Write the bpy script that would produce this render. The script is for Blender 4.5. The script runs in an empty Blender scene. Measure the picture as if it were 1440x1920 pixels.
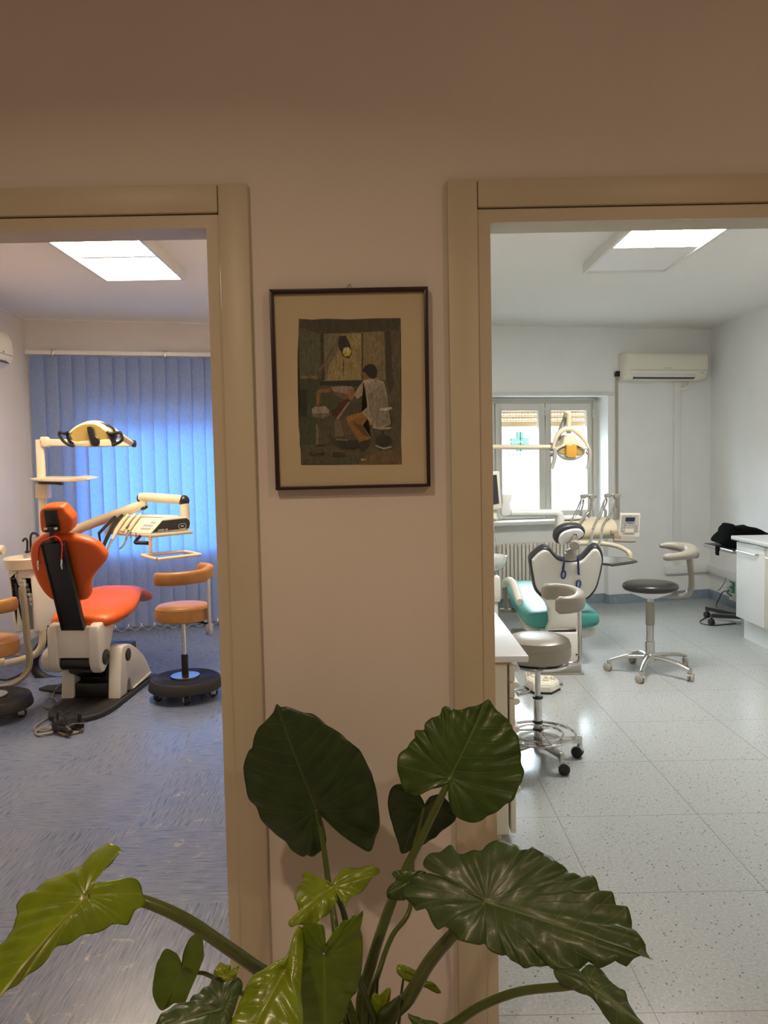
import bpy, bmesh, math, random
from mathutils import Vector, Matrix, Euler
random.seed(4)
sc = bpy.context.scene
COL = sc.collection
PI = math.pi
def R(d): return math.radians(d)

# ---------------------------------------------------------------- camera
EYE = Vector((0.0, 0.0, 1.52))                 # eye height; +y looks into the rooms
FPX, PITCH, ROLL = 1470.0, R(3.47), R(1.12)
_Rw, _Fw, _Uw = Vector((1, 0, 0)), Vector((0, math.cos(PITCH), -math.sin(PITCH))), Vector((0, math.sin(PITCH), math.cos(PITCH)))
_cr = _Rw * math.cos(ROLL) - _Uw * math.sin(ROLL)
_cu = _Rw * math.sin(ROLL) + _Uw * math.cos(ROLL)
cam_d = bpy.data.cameras.new('camera')
cam_d.sensor_fit = 'VERTICAL'; cam_d.sensor_height = 36.0; cam_d.lens = 36.0 * FPX / 1920.0
cam_d.clip_start = 0.02
cam = bpy.data.objects.new('camera', cam_d)
cam.matrix_world = Matrix(((_cr.x, _cu.x, -_Fw.x, EYE.x), (_cr.y, _cu.y, -_Fw.y, EYE.y), (_cr.z, _cu.z, -_Fw.z, EYE.z), (0, 0, 0, 1)))
COL.objects.link(cam); sc.camera = cam

# ---------------------------------------------------------------- light and exposure
sc.view_settings.view_transform = 'Standard'; sc.view_settings.look = 'None'
sc.view_settings.gamma = 1.0; sc.view_settings.use_curve_mapping = False
sc.view_settings.exposure = 0.0
world = bpy.data.worlds.new('daylight'); sc.world = world
world.use_nodes = True
_bg = world.node_tree.nodes['Background']
_bg.inputs['Color'].default_value = (0.78, 0.89, 1.0, 1); _bg.inputs['Strength'].default_value = 24.0
sc.cycles.max_bounces = 10; sc.cycles.diffuse_bounces = 6; sc.cycles.glossy_bounces = 4
sc.cycles.transmission_bounces = 6; sc.cycles.transparent_max_bounces = 12
sc.cycles.caustics_reflective = False; sc.cycles.caustics_refractive = False
sc.cycles.sample_clamp_indirect = 6.0
def lamp(name, loc, size, power, col, shape='DISK', rot=(0, 0, 0), size_y=None, spread=180):
    l = bpy.data.lights.new(name, 'AREA'); l.shape = shape; l.size = size
    if size_y: l.size_y = size_y
    l.energy = power; l.color = col; l.spread = R(spread)
    o = bpy.data.objects.new(name, l); o.location = loc; o.rotation_euler = rot; COL.objects.link(o); return o
WARM = (1.0, 0.70, 0.48)
lamp('hall_lamp', (-0.62, 0.30, 2.86), 0.09, 15.0, WARM, spread=150)          # ceiling lamps of the hall, out of the frame
lamp('hall_lamp', (1.50, -0.25, 2.86), 0.12, 15.0, WARM)
PANEL_RIGHT, PANEL_LEFT = 72.0, 46.0

# ---------------------------------------------------------------- helpers
def at(px, py, depth):
    """the world point seen in the photograph at (px, py), `depth` metres in front of the eye along y"""
    u = (px - 720.0) / FPX; v = (960.0 - py) / FPX
    d = _cr * u + _cu * v + _Fw
    return EYE + d * (depth / d.y)
def zz(x0, y0, s, pts):
    return [(x0 + a * s, y0 + b * s) for a, b in pts]

def cr(pts, n=6, closed=False):
    """Catmull-Rom through points (tuples of any size)"""
    pts = [tuple(p) for p in pts]; m = len(pts)
    if m < 3 and not closed: return pts
    out = []
    rng = range(m) if closed else range(m - 1)
    for i in rng:
        if closed: a, b, c, d = pts[(i - 1) % m], pts[i], pts[(i + 1) % m], pts[(i + 2) % m]
        else: a, b, c, d = pts[max(i - 1, 0)], pts[i], pts[i + 1], pts[min(i + 2, m - 1)]
        for k in range(n):
            t = k / n; t2 = t * t; t3 = t2 * t
            out.append(tuple(0.5 * (2 * q + (r - p) * t + (2 * p - 5 * q + 4 * r - s) * t2 + (3 * q - p - 3 * r + s) * t3) for p, q, r, s in zip(a, b, c, d)))
    if not closed: out.append(pts[-1])
    return out

class B:
    def __init__(s): s.bm = bmesh.new()
    def _take(s, tmp, M=None):
        me = bpy.data.meshes.new('t'); tmp.to_mesh(me); tmp.free()
        if M is not None: me.transform(M)
        s.bm.from_mesh(me); bpy.data.meshes.remove(me); return s
    def box(s, c, size, rot=None, bev=0.0, seg=2):
        t = bmesh.new(); bmesh.ops.create_cube(t, size=1.0)
        bmesh.ops.scale(t, vec=Vector(size), verts=t.verts)
        if bev > 0: bmesh.ops.bevel(t, geom=t.edges[:], offset=min(bev, min(size) * 0.49), segments=seg, affect='EDGES', profile=0.5)
        M = Matrix.Translation(Vector(c))
        if rot is not None:
            M = M @ (rot.to_4x4() if isinstance(rot, Matrix) else Euler(rot).to_matrix().to_4x4())
        return s._take(t, M)
    def bb(s, lo, hi, bev=0.0, seg=2):
        return s.box([(a + b) / 2 for a, b in zip(lo, hi)], [abs(b - a) for a, b in zip(lo, hi)], None, bev, seg)
    def rings(s, rings, closed=True, cap=True, loop=False):
        vs = [[s.bm.verts.new(p) for p in r] for r in rings]
        n = len(vs[0]); k = len(vs)
        for i in range(k if loop else k - 1):
            a, b = vs[i], vs[(i + 1) % k]
            for j in range(n if closed else n - 1):
                try: s.bm.faces.new((a[j], a[(j + 1) % n], b[(j + 1) % n], b[j]))
                except ValueError: pass
        if cap and not loop and closed:
            try: s.bm.faces.new(vs[0][::-1]); s.bm.faces.new(vs[-1])
            except ValueError: pass
        return s
    def tube(s, pts, r, seg=10, n=6, smooth=True, closed=False, flat=1.0, up=None):
        pts = [Vector(p) for p in pts]; m = len(pts)
        rad = list(r) if isinstance(r, (list, tuple)) else [r] * m
        if smooth and (m > 2 or closed):
            full = cr([(*p, q) for p, q in zip(pts, rad)], n, closed)
            pts = [Vector(f[:3]) for f in full]; rad = [f[3] for f in full]
        m = len(pts); rings = []
        prev = None
        for i, p in enumerate(pts):
            if closed: d = pts[(i + 1) % m] - pts[(i - 1) % m]
            else: d = pts[min(i + 1, m - 1)] - pts[max(i - 1, 0)]
            if d.length < 1e-9: d = Vector((0, 0, 1))
            d.normalize()
            if prev is None:
                ref = Vector(up) if up is not None else (Vector((0, 0, 1)) if abs(d.z) < 0.9 else Vector((1, 0, 0)))
                x = (ref - d * ref.dot(d)).normalized()
            else:
                x = (prev - d * prev.dot(d)).normalized()
            prev = x; y = d.cross(x)
            rings.append([p + (x * math.cos(2 * PI * k / seg) * flat + y * math.sin(2 * PI * k / seg)) * rad[i] for k in range(seg)])
        return s.rings(rings, loop=closed)
    def cyl(s, p0, p1, r0, r1=None, seg=20, bev=0.0):
        p0, p1 = Vector(p0), Vector(p1)
        r1 = r0 if r1 is None else r1
        L = (p1 - p0).length
        prof = [(0, 0), (r0 - bev, 0), (r0, bev), (r1, L - bev), (r1 - bev, L), (0, L)] if bev > 0 else [(0, 0), (r0, 0), (r1, L), (0, L)]
        return s.lathe(prof, p0, p1 - p0, seg)
    def lathe(s, prof, c, axis=(0, 0, 1), seg=28, sq=1.0):
        d = Vector(axis).normalized()
        q = Vector((0, 0, 1)).rotation_difference(d).to_matrix().to_4x4()
        M = Matrix.Translation(Vector(c)) @ q
        rings = []
        for r, z in prof:
            rings.append([M @ Vector((max(r, 1e-5) * math.cos(2 * PI * k / seg), max(r, 1e-5) * sq * math.sin(2 * PI * k / seg), z)) for k in range(seg)])
        return s.rings(rings)
    def ell(s, c, rad, rot=None, u=20, v=12):
        t = bmesh.new(); bmesh.ops.create_uvsphere(t, u_segments=u, v_segments=v, radius=1.0)
        M = Matrix.Translation(Vector(c))
        if rot is not None: M = M @ (rot.to_4x4() if isinstance(rot, Matrix) else Euler(rot).to_matrix().to_4x4())
        return s._take(t, M @ Matrix.Diagonal((*rad, 1.0)))
    def slab(s, pts, off, bev=0.0, seg=3, smooth=0):
        """outline (3D points) extruded by the vector off, both rims rounded"""
        if smooth: pts = cr(pts, smooth, True)
        t = bmesh.new(); off = Vector(off)
        a = [t.verts.new(Vector(p)) for p in pts]; b = [t.verts.new(Vector(p) + off) for p in pts]
        f1 = t.faces.new(a[::-1]); f2 = t.faces.new(b); n = len(a)
        for i in range(n): t.faces.new((a[i], a[(i + 1) % n], b[(i + 1) % n], b[i]))
        bmesh.ops.recalc_face_normals(t, faces=t.faces[:])
        if bev > 0:
            e = list(f1.edges) + list(f2.edges)
            bmesh.ops.bevel(t, geom=e, offset=bev, segments=seg, affect='EDGES', profile=0.5, clamp_overlap=True)
        return s._take(t)
    def quad(s, *p):
        s.bm.faces.new([s.bm.verts.new(Vector(q)) for q in p]); return s

WORLD = {}
def _inv(parent):
    while parent is not None:
        if parent.name in WORLD: return WORLD[parent.name].inverted()
        parent = parent.parent
    return Matrix.Identity(4)
def obj(name, b, m, parent=None, world=False, ang=35, flip=True):
    """link the builder's shapes as ONE mesh object"""
    bm = b.bm
    if flip: bmesh.ops.recalc_face_normals(bm, faces=bm.faces[:])
    me = bpy.data.meshes.new(name); bm.to_mesh(me); bm.free()
    if world: me.transform(_inv(parent))
    me.polygons.foreach_set('use_smooth', [True] * len(me.polygons))
    try: me.set_sharp_from_angle(angle=R(ang))
    except Exception: pass
    me.materials.append(m)
    o = bpy.data.objects.new(name, me); COL.objects.link(o)
    if parent is not None: o.parent = parent
    return o
def tag(o, label=None, cat=None, group=None, kind=None):
    if label: o['label'] = label
    if cat: o['category'] = cat
    if group: o['group'] = group
    if kind: o['kind'] = kind
    return o
def thing(name, label, cat, loc=(0, 0, 0), rz=0.0, group=None):
    o = bpy.data.objects.new(name, None); COL.objects.link(o)
    o.location = loc; o.rotation_euler = (0, 0, rz); o.empty_display_size = 0.1
    WORLD[o.name] = Matrix.Translation(Vector(loc)) @ Matrix.Rotation(rz, 4, 'Z')
    return tag(o, label, cat, group)
def struct(name, b, m, parent=None, **k):
    o = obj(name, b, m, parent, **k)
    o['kind'] = 'structure'
    return o
def text(name, s, size, m, parent, M, ext=0.001, align='CENTER', world=False, shear=0.0):
    c = bpy.data.curves.new(name, 'FONT'); c.body = s; c.size = size; c.extrude = ext; c.align_x = align; c.align_y = 'CENTER'; c.shear = shear
    c.materials.append(m)
    tmp = bpy.data.objects.new(name, c); me = bpy.data.meshes.new_from_object(tmp)
    bpy.data.objects.remove(tmp); bpy.data.curves.remove(c)
    o = bpy.data.objects.new(name, me); COL.objects.link(o); o.parent = parent
    o.matrix_basis = (_inv(parent) @ M) if world else M
    return o

# ---------------------------------------------------------------- materials
def new_mat(name):
    m = bpy.data.materials.new(name); m.use_nodes = True
    nt = m.node_tree; p = nt.nodes['Principled BSDF']
    return m, nt, p
def mat(name, col, rough=0.5, metal=0.0, bump=0.0, bscale=60.0, var=0.0, vscale=4.0, coat=0.0, spec=0.5, emit=None, trans=0.0, sss=0.0):
    m, nt, p = new_mat(name)
    p.inputs['Base Color'].default_value = (*col, 1)
    p.inputs['Roughness'].default_value = rough; p.inputs['Metallic'].default_value = metal
    p.inputs['Specular IOR Level'].default_value = spec
    p.inputs['Coat Weight'].default_value = coat; p.inputs['Coat Roughness'].default_value = 0.12
    if trans: p.inputs['Transmission Weight'].default_value = trans
    if emit:
        p.inputs['Emission Color'].default_value = (*emit[0], 1); p.inputs['Emission Strength'].default_value = emit[1]
    tc = nt.nodes.new('ShaderNodeTexCoord')
    if var > 0:
        n = nt.nodes.new('ShaderNodeTexNoise'); n.inputs['Scale'].default_value = vscale; n.inputs['Detail'].default_value = 4
        mp = nt.nodes.new('ShaderNodeMapRange'); mp.inputs['From Min'].default_value = 0.3; mp.inputs['From Max'].default_value = 0.7
        mp.inputs['To Min'].default_value = 1 - var; mp.inputs['To Max'].default_value = 1 + var
        mx = nt.nodes.new('ShaderNodeVectorMath'); mx.operation = 'SCALE'; mx.inputs[0].default_value = col
        nt.links.new(tc.outputs['Object'], n.inputs['Vector']); nt.links.new(n.outputs['Fac'], mp.inputs['Value'])
        nt.links.new(mp.outputs['Result'], mx.inputs['Scale']); nt.links.new(mx.outputs['Vector'], p.inputs['Base Color'])
    if bump > 0:
        n = nt.nodes.new('ShaderNodeTexNoise'); n.inputs['Scale'].default_value = bscale; n.inputs['Detail'].default_value = 3
        bp = nt.nodes.new('ShaderNodeBump'); bp.inputs['Strength'].default_value = bump; bp.inputs['Distance'].default_value = 0.002
        nt.links.new(tc.outputs['Object'], n.inputs['Vector']); nt.links.new(n.outputs['Fac'], bp.inputs['Height']); nt.links.new(bp.outputs['Normal'], p.inputs['Normal'])
    return m
class N:
    """tiny node-graph writer"""
    def __init__(s, nt): s.nt = nt
    def node(s, t, **k):
        n = s.nt.nodes.new(t)
        for a, v in k.items(): setattr(n, a, v)
        return n
    def put(s, n, i, v):
        if isinstance(v, bpy.types.NodeSocket): s.nt.links.new(v, n.inputs[i])
        elif v is not None: n.inputs[i].default_value = v
    def math(s, op, a, b=None, c=None):
        n = s.node('ShaderNodeMath', operation=op); s.put(n, 0, a); s.put(n, 1, b); s.put(n, 2, c); return n.outputs[0]
    def noise(s, vec, scale, detail=3.0, rough=0.5, dist=0.0):
        n = s.node('ShaderNodeTexNoise'); s.put(n, 'Vector', vec); n.inputs['Scale'].default_value = scale; n.inputs['Detail'].default_value = detail
        n.inputs['Roughness'].default_value = rough; n.inputs['Distortion'].default_value = dist; return n.outputs['Fac']
    def vmul(s, vec, v):
        n = s.node('ShaderNodeVectorMath', operation='MULTIPLY'); s.put(n, 0, vec); n.inputs[1].default_value = v; return n.outputs[0]
    def ramp(s, f, stops):
        n = s.node('ShaderNodeValToRGB'); e = n.color_ramp.elements
        while len(e) > 1: e.remove(e[-1])
        e[0].position = stops[0][0]; e[0].color = (*stops[0][1], 1)
        for p, c in stops[1:]:
            q = e.new(p); q.color = (*c, 1)
        s.put(n, 0, f); return n.outputs['Color']
    def mix(s, f, a, b, blend='MIX'):
        n = s.node('ShaderNodeMix', data_type='RGBA', blend_type=blend)
        s.put(n, 0, f); s.put(n, 6, a if isinstance(a, bpy.types.NodeSocket) else (*a, 1)); s.put(n, 7, b if isinstance(b, bpy.types.NodeSocket) else (*b, 1))
        return n.outputs[2]
    def step(s, f, lo, hi, t0=0.0, t1=1.0):
        n = s.node('ShaderNodeMapRange'); s.put(n, 'Value', f); s.put(n, 'From Min', lo); s.put(n, 'From Max', hi); s.put(n, 'To Min', t0); s.put(n, 'To Max', t1); return n.outputs[0]

def seam(g, coord, origin, size, half):
    """1 on the joint lines of a grid along one axis"""
    f = g.math('FRACT', g.math('DIVIDE', g.math('SUBTRACT', coord, origin), size))
    d = g.math('MINIMUM', f, g.math('SUBTRACT', 1.0, f))
    return g.math('LESS_THAN', d, half / size)
def make_terrazzo():
    m, nt, p = new_mat('speckled_vinyl_tile'); g = N(nt)
    geo = g.node('ShaderNodeNewGeometry').outputs['Position']
    sx = g.node('ShaderNodeSeparateXYZ'); g.put(sx, 0, geo)
    base = g.mix(g.noise(geo, 1.3, 4), (0.37, 0.395, 0.395), (0.43, 0.45, 0.445))
    base = g.mix(g.step(g.noise(geo, 90, 3, 0.6), 0.45, 0.62), base, (0.48, 0.50, 0.49))
    v = g.node('ShaderNodeTexVoronoi'); v.inputs['Scale'].default_value = 75; v.inputs['Randomness'].default_value = 1.0
    wn = g.node('ShaderNodeVectorMath', operation='ADD'); g.put(wn, 0, geo)
    nn = g.node('ShaderNodeTexNoise'); g.put(nn, 'Vector', geo); nn.inputs['Scale'].default_value = 60
    sm = g.node('ShaderNodeVectorMath', operation='SCALE'); g.put(sm, 0, nn.outputs['Color']); sm.inputs['Scale'].default_value = 0.012
    g.put(wn, 1, sm.outputs[0]); g.put(v, 'Vector', wn.outputs[0])
    sepc = g.node('ShaderNodeSeparateColor'); g.put(sepc, 0, v.outputs['Color'])
    size = g.math('MULTIPLY', g.math('POWER', sepc.outputs[0], 2.2), 0.30)
    speck = g.math('LESS_THAN', v.outputs['Distance'], size)
    tone = g.mix(sepc.outputs[1], (0.03, 0.035, 0.04), (0.16, 0.17, 0.20))
    col = g.mix(g.math('MULTIPLY', speck, 0.9), base, tone)
    line = g.math('MAXIMUM', seam(g, sx.outputs[0], 0.716, 0.6, 0.0016), seam(g, sx.outputs[1], 2.069, 0.6, 0.0016))
    col = g.mix(g.math('MULTIPLY', line, 0.75), col, (0.16, 0.17, 0.17))
    g.put(p, 'Base Color', col)
    p.inputs['Roughness'].default_value = 0.19; p.inputs['Specular IOR Level'].default_value = 0.55
    bp = g.node('ShaderNodeBump'); bp.inputs['Strength'].default_value = 0.03; bp.inputs['Distance'].default_value = 0.002
    pass
    return m
def make_blue_vinyl():
    m, nt, p = new_mat('blue_streaked_vinyl_tile'); g = N(nt)
    geo = g.node('ShaderNodeNewGeometry').outputs['Position']
    sx = g.node('ShaderNodeSeparateXYZ'); g.put(sx, 0, geo)
    X = g.math('DIVIDE', g.math('ADD', sx.outputs[0], 1.10), 0.595); Y = g.math('DIVIDE', g.math('SUBTRACT', sx.outputs[1], 2.66), 0.592)
    par = g.math('MODULO', g.math('ADD', g.math('ADD', g.math('FLOOR', X), g.math('FLOOR', Y)), 40.0), 2.0)
    par = g.math('GREATER_THAN', par, 0.5)
    def streak(sc):
        a = g.noise(g.vmul(geo, sc), 1.0, 5, 0.65)
        return a
    fa, fb = streak((9, 130, 1)), streak((130, 9, 1))
    mx = g.node('ShaderNodeMix', data_type='FLOAT'); g.put(mx, 0, par); g.put(mx, 2, fa); g.put(mx, 3, fb)
    f = mx.outputs[0]
    col = g.ramp(f, [(0.30, (0.095, 0.130, 0.215)), (0.47, (0.135, 0.178, 0.285)), (0.56, (0.175, 0.215, 0.325)), (0.70, (0.37, 0.385, 0.45))])
    col = g.mix(g.step(g.noise(geo, 1.7, 4), 0.35, 0.7, 0.0, 0.45), col, (0.235, 0.255, 0.33))
    line = g.math('MAXIMUM', seam(g, sx.outputs[0], -1.10, 0.595, 0.0014), seam(g, sx.outputs[1], 2.66, 0.592, 0.0014))
    col = g.mix(g.math('MULTIPLY', line, 0.35), col, (0.40, 0.42, 0.50))
    # worn pale scuffs along the walkway through the door
    wear = g.math('MULTIPLY', g.step(g.noise(geo, 9.0, 5, 0.7, 1.5), 0.60, 0.66), g.step(g.math('ABSOLUTE', g.math('ADD', sx.outputs[0], 0.93)), 0.28, 0.02))
    wear = g.math('MULTIPLY', wear, g.step(sx.outputs[1], 4.9, 4.2))
    col = g.mix(g.math('MULTIPLY', wear, 0.75), col, (0.58, 0.52, 0.43))
    g.put(p, 'Base Color', col)
    g.put(p, 'Roughness', g.step(f, 0.3, 0.7, 0.24, 0.36)); p.inputs['Specular IOR Level'].default_value = 0.5
    bp = g.node('ShaderNodeBump'); bp.inputs['Strength'].default_value = 0.12; bp.inputs['Distance'].default_value = 0.003
    g.put(bp, 'Height', f); g.put(p, 'Normal', bp.outputs[0])
    return m
def make_glass():
    m = bpy.data.materials.new('window_glass'); m.use_nodes = True; nt = m.node_tree; g = N(nt)
    for n in list(nt.nodes):
        if n.type != 'OUTPUT_MATERIAL': nt.nodes.remove(n)
    out = [n for n in nt.nodes if n.type == 'OUTPUT_MATERIAL'][0]
    t = g.node('ShaderNodeBsdfTransparent'); t.inputs[0].default_value = (0.97, 0.985, 0.98, 1)
    gl = g.node('ShaderNodeBsdfGlossy'); gl.inputs['Roughness'].default_value = 0.02
    lw = g.node('ShaderNodeLayerWeight'); lw.inputs[0].default_value = 0.5
    fr = g.math('MULTIPLY_ADD', g.math('POWER', lw.outputs['Facing'], 5.0), 0.75, 0.03)
    mx = g.node('ShaderNodeMixShader'); g.put(mx, 0, fr); g.put(mx, 1, t.outputs[0]); g.put(mx, 2, gl.outputs[0]); g.put(out, 0, mx.outputs[0])
    return m
def make_translucent(name, col, tcol, f, rough=0.8, clear=0.0, bumpy=None):
    m = bpy.data.materials.new(name); m.use_nodes = True; nt = m.node_tree; g = N(nt)
    p = nt.nodes['Principled BSDF']; out = nt.nodes['Material Output']
    p.inputs['Base Color'].default_value = (*col, 1); p.inputs['Roughness'].default_value = rough
    t = g.node('ShaderNodeBsdfTranslucent'); t.inputs[0].default_value = (*tcol, 1)
    mx = g.node('ShaderNodeMixShader'); mx.inputs[0].default_value = f
    g.put(mx, 1, p.outputs[0]); g.put(mx, 2, t.outputs[0]); g.put(out, 0, mx.outputs[0])
    if bumpy:
        tc = g.node('ShaderNodeTexCoord').outputs['Object']
        n = g.noise(g.vmul(tc, bumpy), 1.0, 3)
        g.put(p, 'Base Color', g.mix(g.step(n, 0.3, 0.7), tuple(c * 0.85 for c in col), tuple(min(1, c * 1.15) for c in col)))
    return m

M = {}
M['plaster'] = mat('hall_plaster', (0.76, 0.72, 0.67), 0.75, bump=0.15, bscale=180, var=0.03, vscale=2.0)
M['plaster_white'] = mat('white_plaster', (0.84, 0.84, 0.825), 0.8, bump=0.12, bscale=150, var=0.02)
M['plaster_left'] = mat('cream_plaster', (0.78, 0.74, 0.68), 0.8, bump=0.12, bscale=150, var=0.02)
M['ceiling_paint'] = mat('ceiling_paint', (0.80, 0.78, 0.74), 0.85, bump=0.08, bscale=90)
M['trim_cream'] = mat('cream_laminate', (0.60, 0.555, 0.42), 0.42, bump=0.05, bscale=200, var=0.02)
M['trim_white'] = mat('white_painted_wood', (0.70, 0.69, 0.65), 0.4)
M['terrazzo'] = make_terrazzo(); M['blue_vinyl'] = make_blue_vinyl(); M['glass'] = make_glass()
M['hall_floor'] = mat('hall_stone_floor', (0.55, 0.50, 0.44), 0.35, var=0.08, vscale=3)
M['skirting'] = mat('grey_blue_vinyl_skirting', (0.25, 0.30, 0.36), 0.45, var=0.12, vscale=20)
M['skirting_white'] = mat('white_skirting', (0.74, 0.72, 0.69), 0.5)
M['plastic_white'] = mat('white_plastic', (0.80, 0.80, 0.77), 0.35, var=0.01)
M['plastic_cream'] = mat('cream_plastic', (0.80, 0.76, 0.64), 0.35, var=0.02)
M['plastic_ivory'] = mat('ivory_enamel', (0.72, 0.63, 0.45), 0.30, coat=0.3, var=0.02)
M['unit_white'] = mat('warm_white_shell', (0.74, 0.71, 0.63), 0.32, coat=0.2, var=0.015)
M['unit_cream'] = mat('cream_console_shell', (0.72, 0.62, 0.44), 0.35, var=0.04, vscale=9)
M['grey_taupe'] = mat('taupe_plastic', (0.30, 0.28, 0.23), 0.4, var=0.03)
M['black_plastic'] = mat('black_plastic', (0.012, 0.012, 0.013), 0.38, bump=0.1, bscale=250)
M['black_rubber'] = mat('black_rubber', (0.02, 0.02, 0.021), 0.55, bump=0.2, bscale=120)
M['black_soft'] = mat('black_textile', (0.004, 0.004, 0.0045), 0.95, bump=0.5, bscale=300, spec=0.05)
M['dark_rim'] = mat('charcoal_upholstery', (0.03, 0.032, 0.036), 0.38)
M['dark_seat'] = mat('black_leatherette', (0.025, 0.024, 0.024), 0.30, bump=0.15, bscale=220)
M['orange'] = mat('orange_leatherette', (0.66, 0.105, 0.010), 0.42, bump=0.2, bscale=260, var=0.06, vscale=5)
M['tan'] = mat('tan_leatherette', (0.43, 0.195, 0.055), 0.38, bump=0.25, bscale=200, var=0.10, vscale=12)
M['teal'] = mat('teal_leatherette', (0.065, 0.31, 0.275), 0.42, bump=0.1, bscale=220, var=0.03)
M['grey_seat'] = mat('greige_leatherette', (0.37, 0.33, 0.27), 0.32, bump=0.12, bscale=220, var=0.02)
M['chrome'] = mat('chrome', (0.72, 0.72, 0.72), 0.10, 1.0)
M['steel'] = mat('brushed_steel', (0.55, 0.54, 0.52), 0.28, 1.0, var=0.05, vscale=40)
M['aluminium'] = mat('polished_aluminium', (0.60, 0.59, 0.57), 0.24, 1.0)
M['caster_beige'] = mat('beige_caster_plastic', (0.48, 0.43, 0.36), 0.4)
M['hose_taupe'] = mat('taupe_hose', (0.33, 0.28, 0.19), 0.5)
M['hose_grey'] = mat('grey_cable', (0.30, 0.29, 0.26), 0.5)
M['ceramic'] = mat('white_glass_bowl', (0.80, 0.82, 0.78), 0.12, coat=0.5)
M['amber'] = mat('amber_filter', (0.62, 0.33, 0.05), 0.15, coat=0.4)
M['reflector'] = mat('yellow_reflector', (0.85, 0.62, 0.20), 0.16, 0.75)
M['clear'] = make_translucent('clear_cover', (0.75, 0.74, 0.70), (0.8, 0.8, 0.8), 0.3, 0.1)
M['screen'] = mat('dark_screen', (0.035, 0.038, 0.042), 0.25)
M['lcd'] = mat('dark_blue_display', (0.02, 0.022, 0.05), 0.2)
M['label_white'] = mat('printed_white', (0.75, 0.74, 0.70), 0.5)
M['label_grey'] = mat('printed_grey', (0.25, 0.25, 0.24), 0.5)
M['key_blue'] = mat('blue_keys', (0.14, 0.22, 0.36), 0.5)
M['key_grey'] = mat('grey_keys', (0.42, 0.40, 0.36), 0.5)
M['red_cord'] = mat('coral_cord', (0.85, 0.05, 0.025), 0.4)
M['blue_cord'] = mat('navy_cord', (0.015, 0.05, 0.16), 0.4)
M['worktop'] = mat('white_worktop', (0.78, 0.79, 0.79), 0.28)
M['cabinet_white'] = mat('white_lacquer', (0.76, 0.76, 0.74), 0.25, coat=0.3)
M['cabinet_cream'] = mat('cream_laminate_side', (0.74, 0.68, 0.56), 0.4)
M['cabinet_side'] = mat('beige_cabinet_edge', (0.62, 0.58, 0.46), 0.45)
M['green_plate'] = mat('green_socket_plate', (0.04, 0.30, 0.19), 0.4)
M['shutter_tan'] = make_translucent('tan_shutter', (0.60, 0.42, 0.24), (0.9, 0.62, 0.36), 0.35, 0.6)
M['strap'] = mat('beige_strap', (0.42, 0.38, 0.30), 0.8, bump=0.3, bscale=400)
M['window_paint'] = mat('grey_white_window_paint', (0.62, 0.60, 0.54), 0.42)
M['radiator'] = mat('ivory_radiator_enamel', (0.74, 0.71, 0.62), 0.35)
M['blind'] = make_translucent('blue_blind_fabric', (0.30, 0.38, 0.56), (0.08, 0.33, 0.95), 0.26, 0.85, bumpy=(220, 220, 30))
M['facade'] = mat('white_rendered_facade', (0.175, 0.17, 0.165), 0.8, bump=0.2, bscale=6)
M['asphalt'] = mat('asphalt', (0.20, 0.20, 0.20), 0.8, bump=0.5, bscale=30)
M['cross_green'] = mat('green_sign_plastic', (0.001, 0.040, 0.022), 0.6)
M['sign_teal'] = mat('pale_teal_letters', (0.035, 0.06, 0.06), 0.6)
M['sign_sky'] = mat('pale_blue_letters', (0.055, 0.08, 0.082), 0.6)
M['panel_on_right'] = mat('lit_panel', (0.9, 0.9, 0.9), 0.5, emit=((1.0, 0.97, 0.92), PANEL_RIGHT))
M['panel_on_left'] = mat('lit_panel_warm', (0.9, 0.9, 0.9), 0.5, emit=((1.0, 0.81, 0.60), PANEL_LEFT))
M['panel_off'] = mat('unlit_panel', (0.80, 0.79, 0.78), 0.5)
# ================================================================ the setting
WY0, WY1 = 1.95, 2.03            # hall wall: front and back face
RA = math.atan(0.21); LA = math.atan(0.25)
XP0, XP1 = -0.25, -0.10          # partition between the two rooms
CEIL = 2.90
DOOR1, DOOR2, HEAD = (-1.217, -0.417), (0.271, 1.071), 2.10
J = 0.031
b = B()
b.bb((-3.6, WY0, 0), (DOOR1[0] - J, WY1, CEIL)); b.bb((DOOR1[1] + J, WY0, 0), (DOOR2[0] - J, WY1, CEIL)); b.bb((DOOR2[1] + J, WY0, 0), (3.9, WY1, CEIL))
b.bb((DOOR1[0] - J, WY0, HEAD + J), (DOOR1[1] + J, WY1, CEIL)); b.bb((DOOR2[0] - J, WY0, HEAD + J), (DOOR2[1] + J, WY1, CEIL))
struct('wall_front', b, M['plaster'])
struct('wall_partition', B().bb((XP0, WY1, 0), (XP1, 8.2, CEIL)), M['plaster_left'])
struct('wall_left', B().bb((-3.43, WY1, 0), (-3.23, 7.6, CEIL)), M['plaster_left'])
struct('wall_right', B().bb((3.524, WY1, 0), (3.72, 9.0, CEIL)), M['plaster_white'])
struct('wall_hall_left', B().bb((-2.9, -2.6, 0), (-2.75, WY0, CEIL)), M['plaster'])
struct('wall_hall_right', B().bb((3.0, -2.6, 0), (3.15, WY0, CEIL)), M['plaster'])
struct('wall_hall_back', B().bb((-2.9, -2.75, 0), (3.15, -2.6, CEIL)), M['plaster'])
struct('floor_left', B().bb((-3.43, WY1 - 0.04, -0.1), (XP0 + 0.08, 8.6, 0)), M['blue_vinyl'])
struct('floor_right', B().bb((XP0 + 0.08, WY1 - 0.04, -0.1), (3.72, 9.0, 0)), M['terrazzo'])
struct('floor_hall', B().bb((-2.9, -2.75, -0.1), (3.15, WY1 - 0.04, -0.0005)), M['hall_floor'])
struct('ceiling', B().bb((-3.43, -2.75, CEIL), (3.72, 9.0, CEIL + 0.1)), M['ceiling_paint'])

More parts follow.
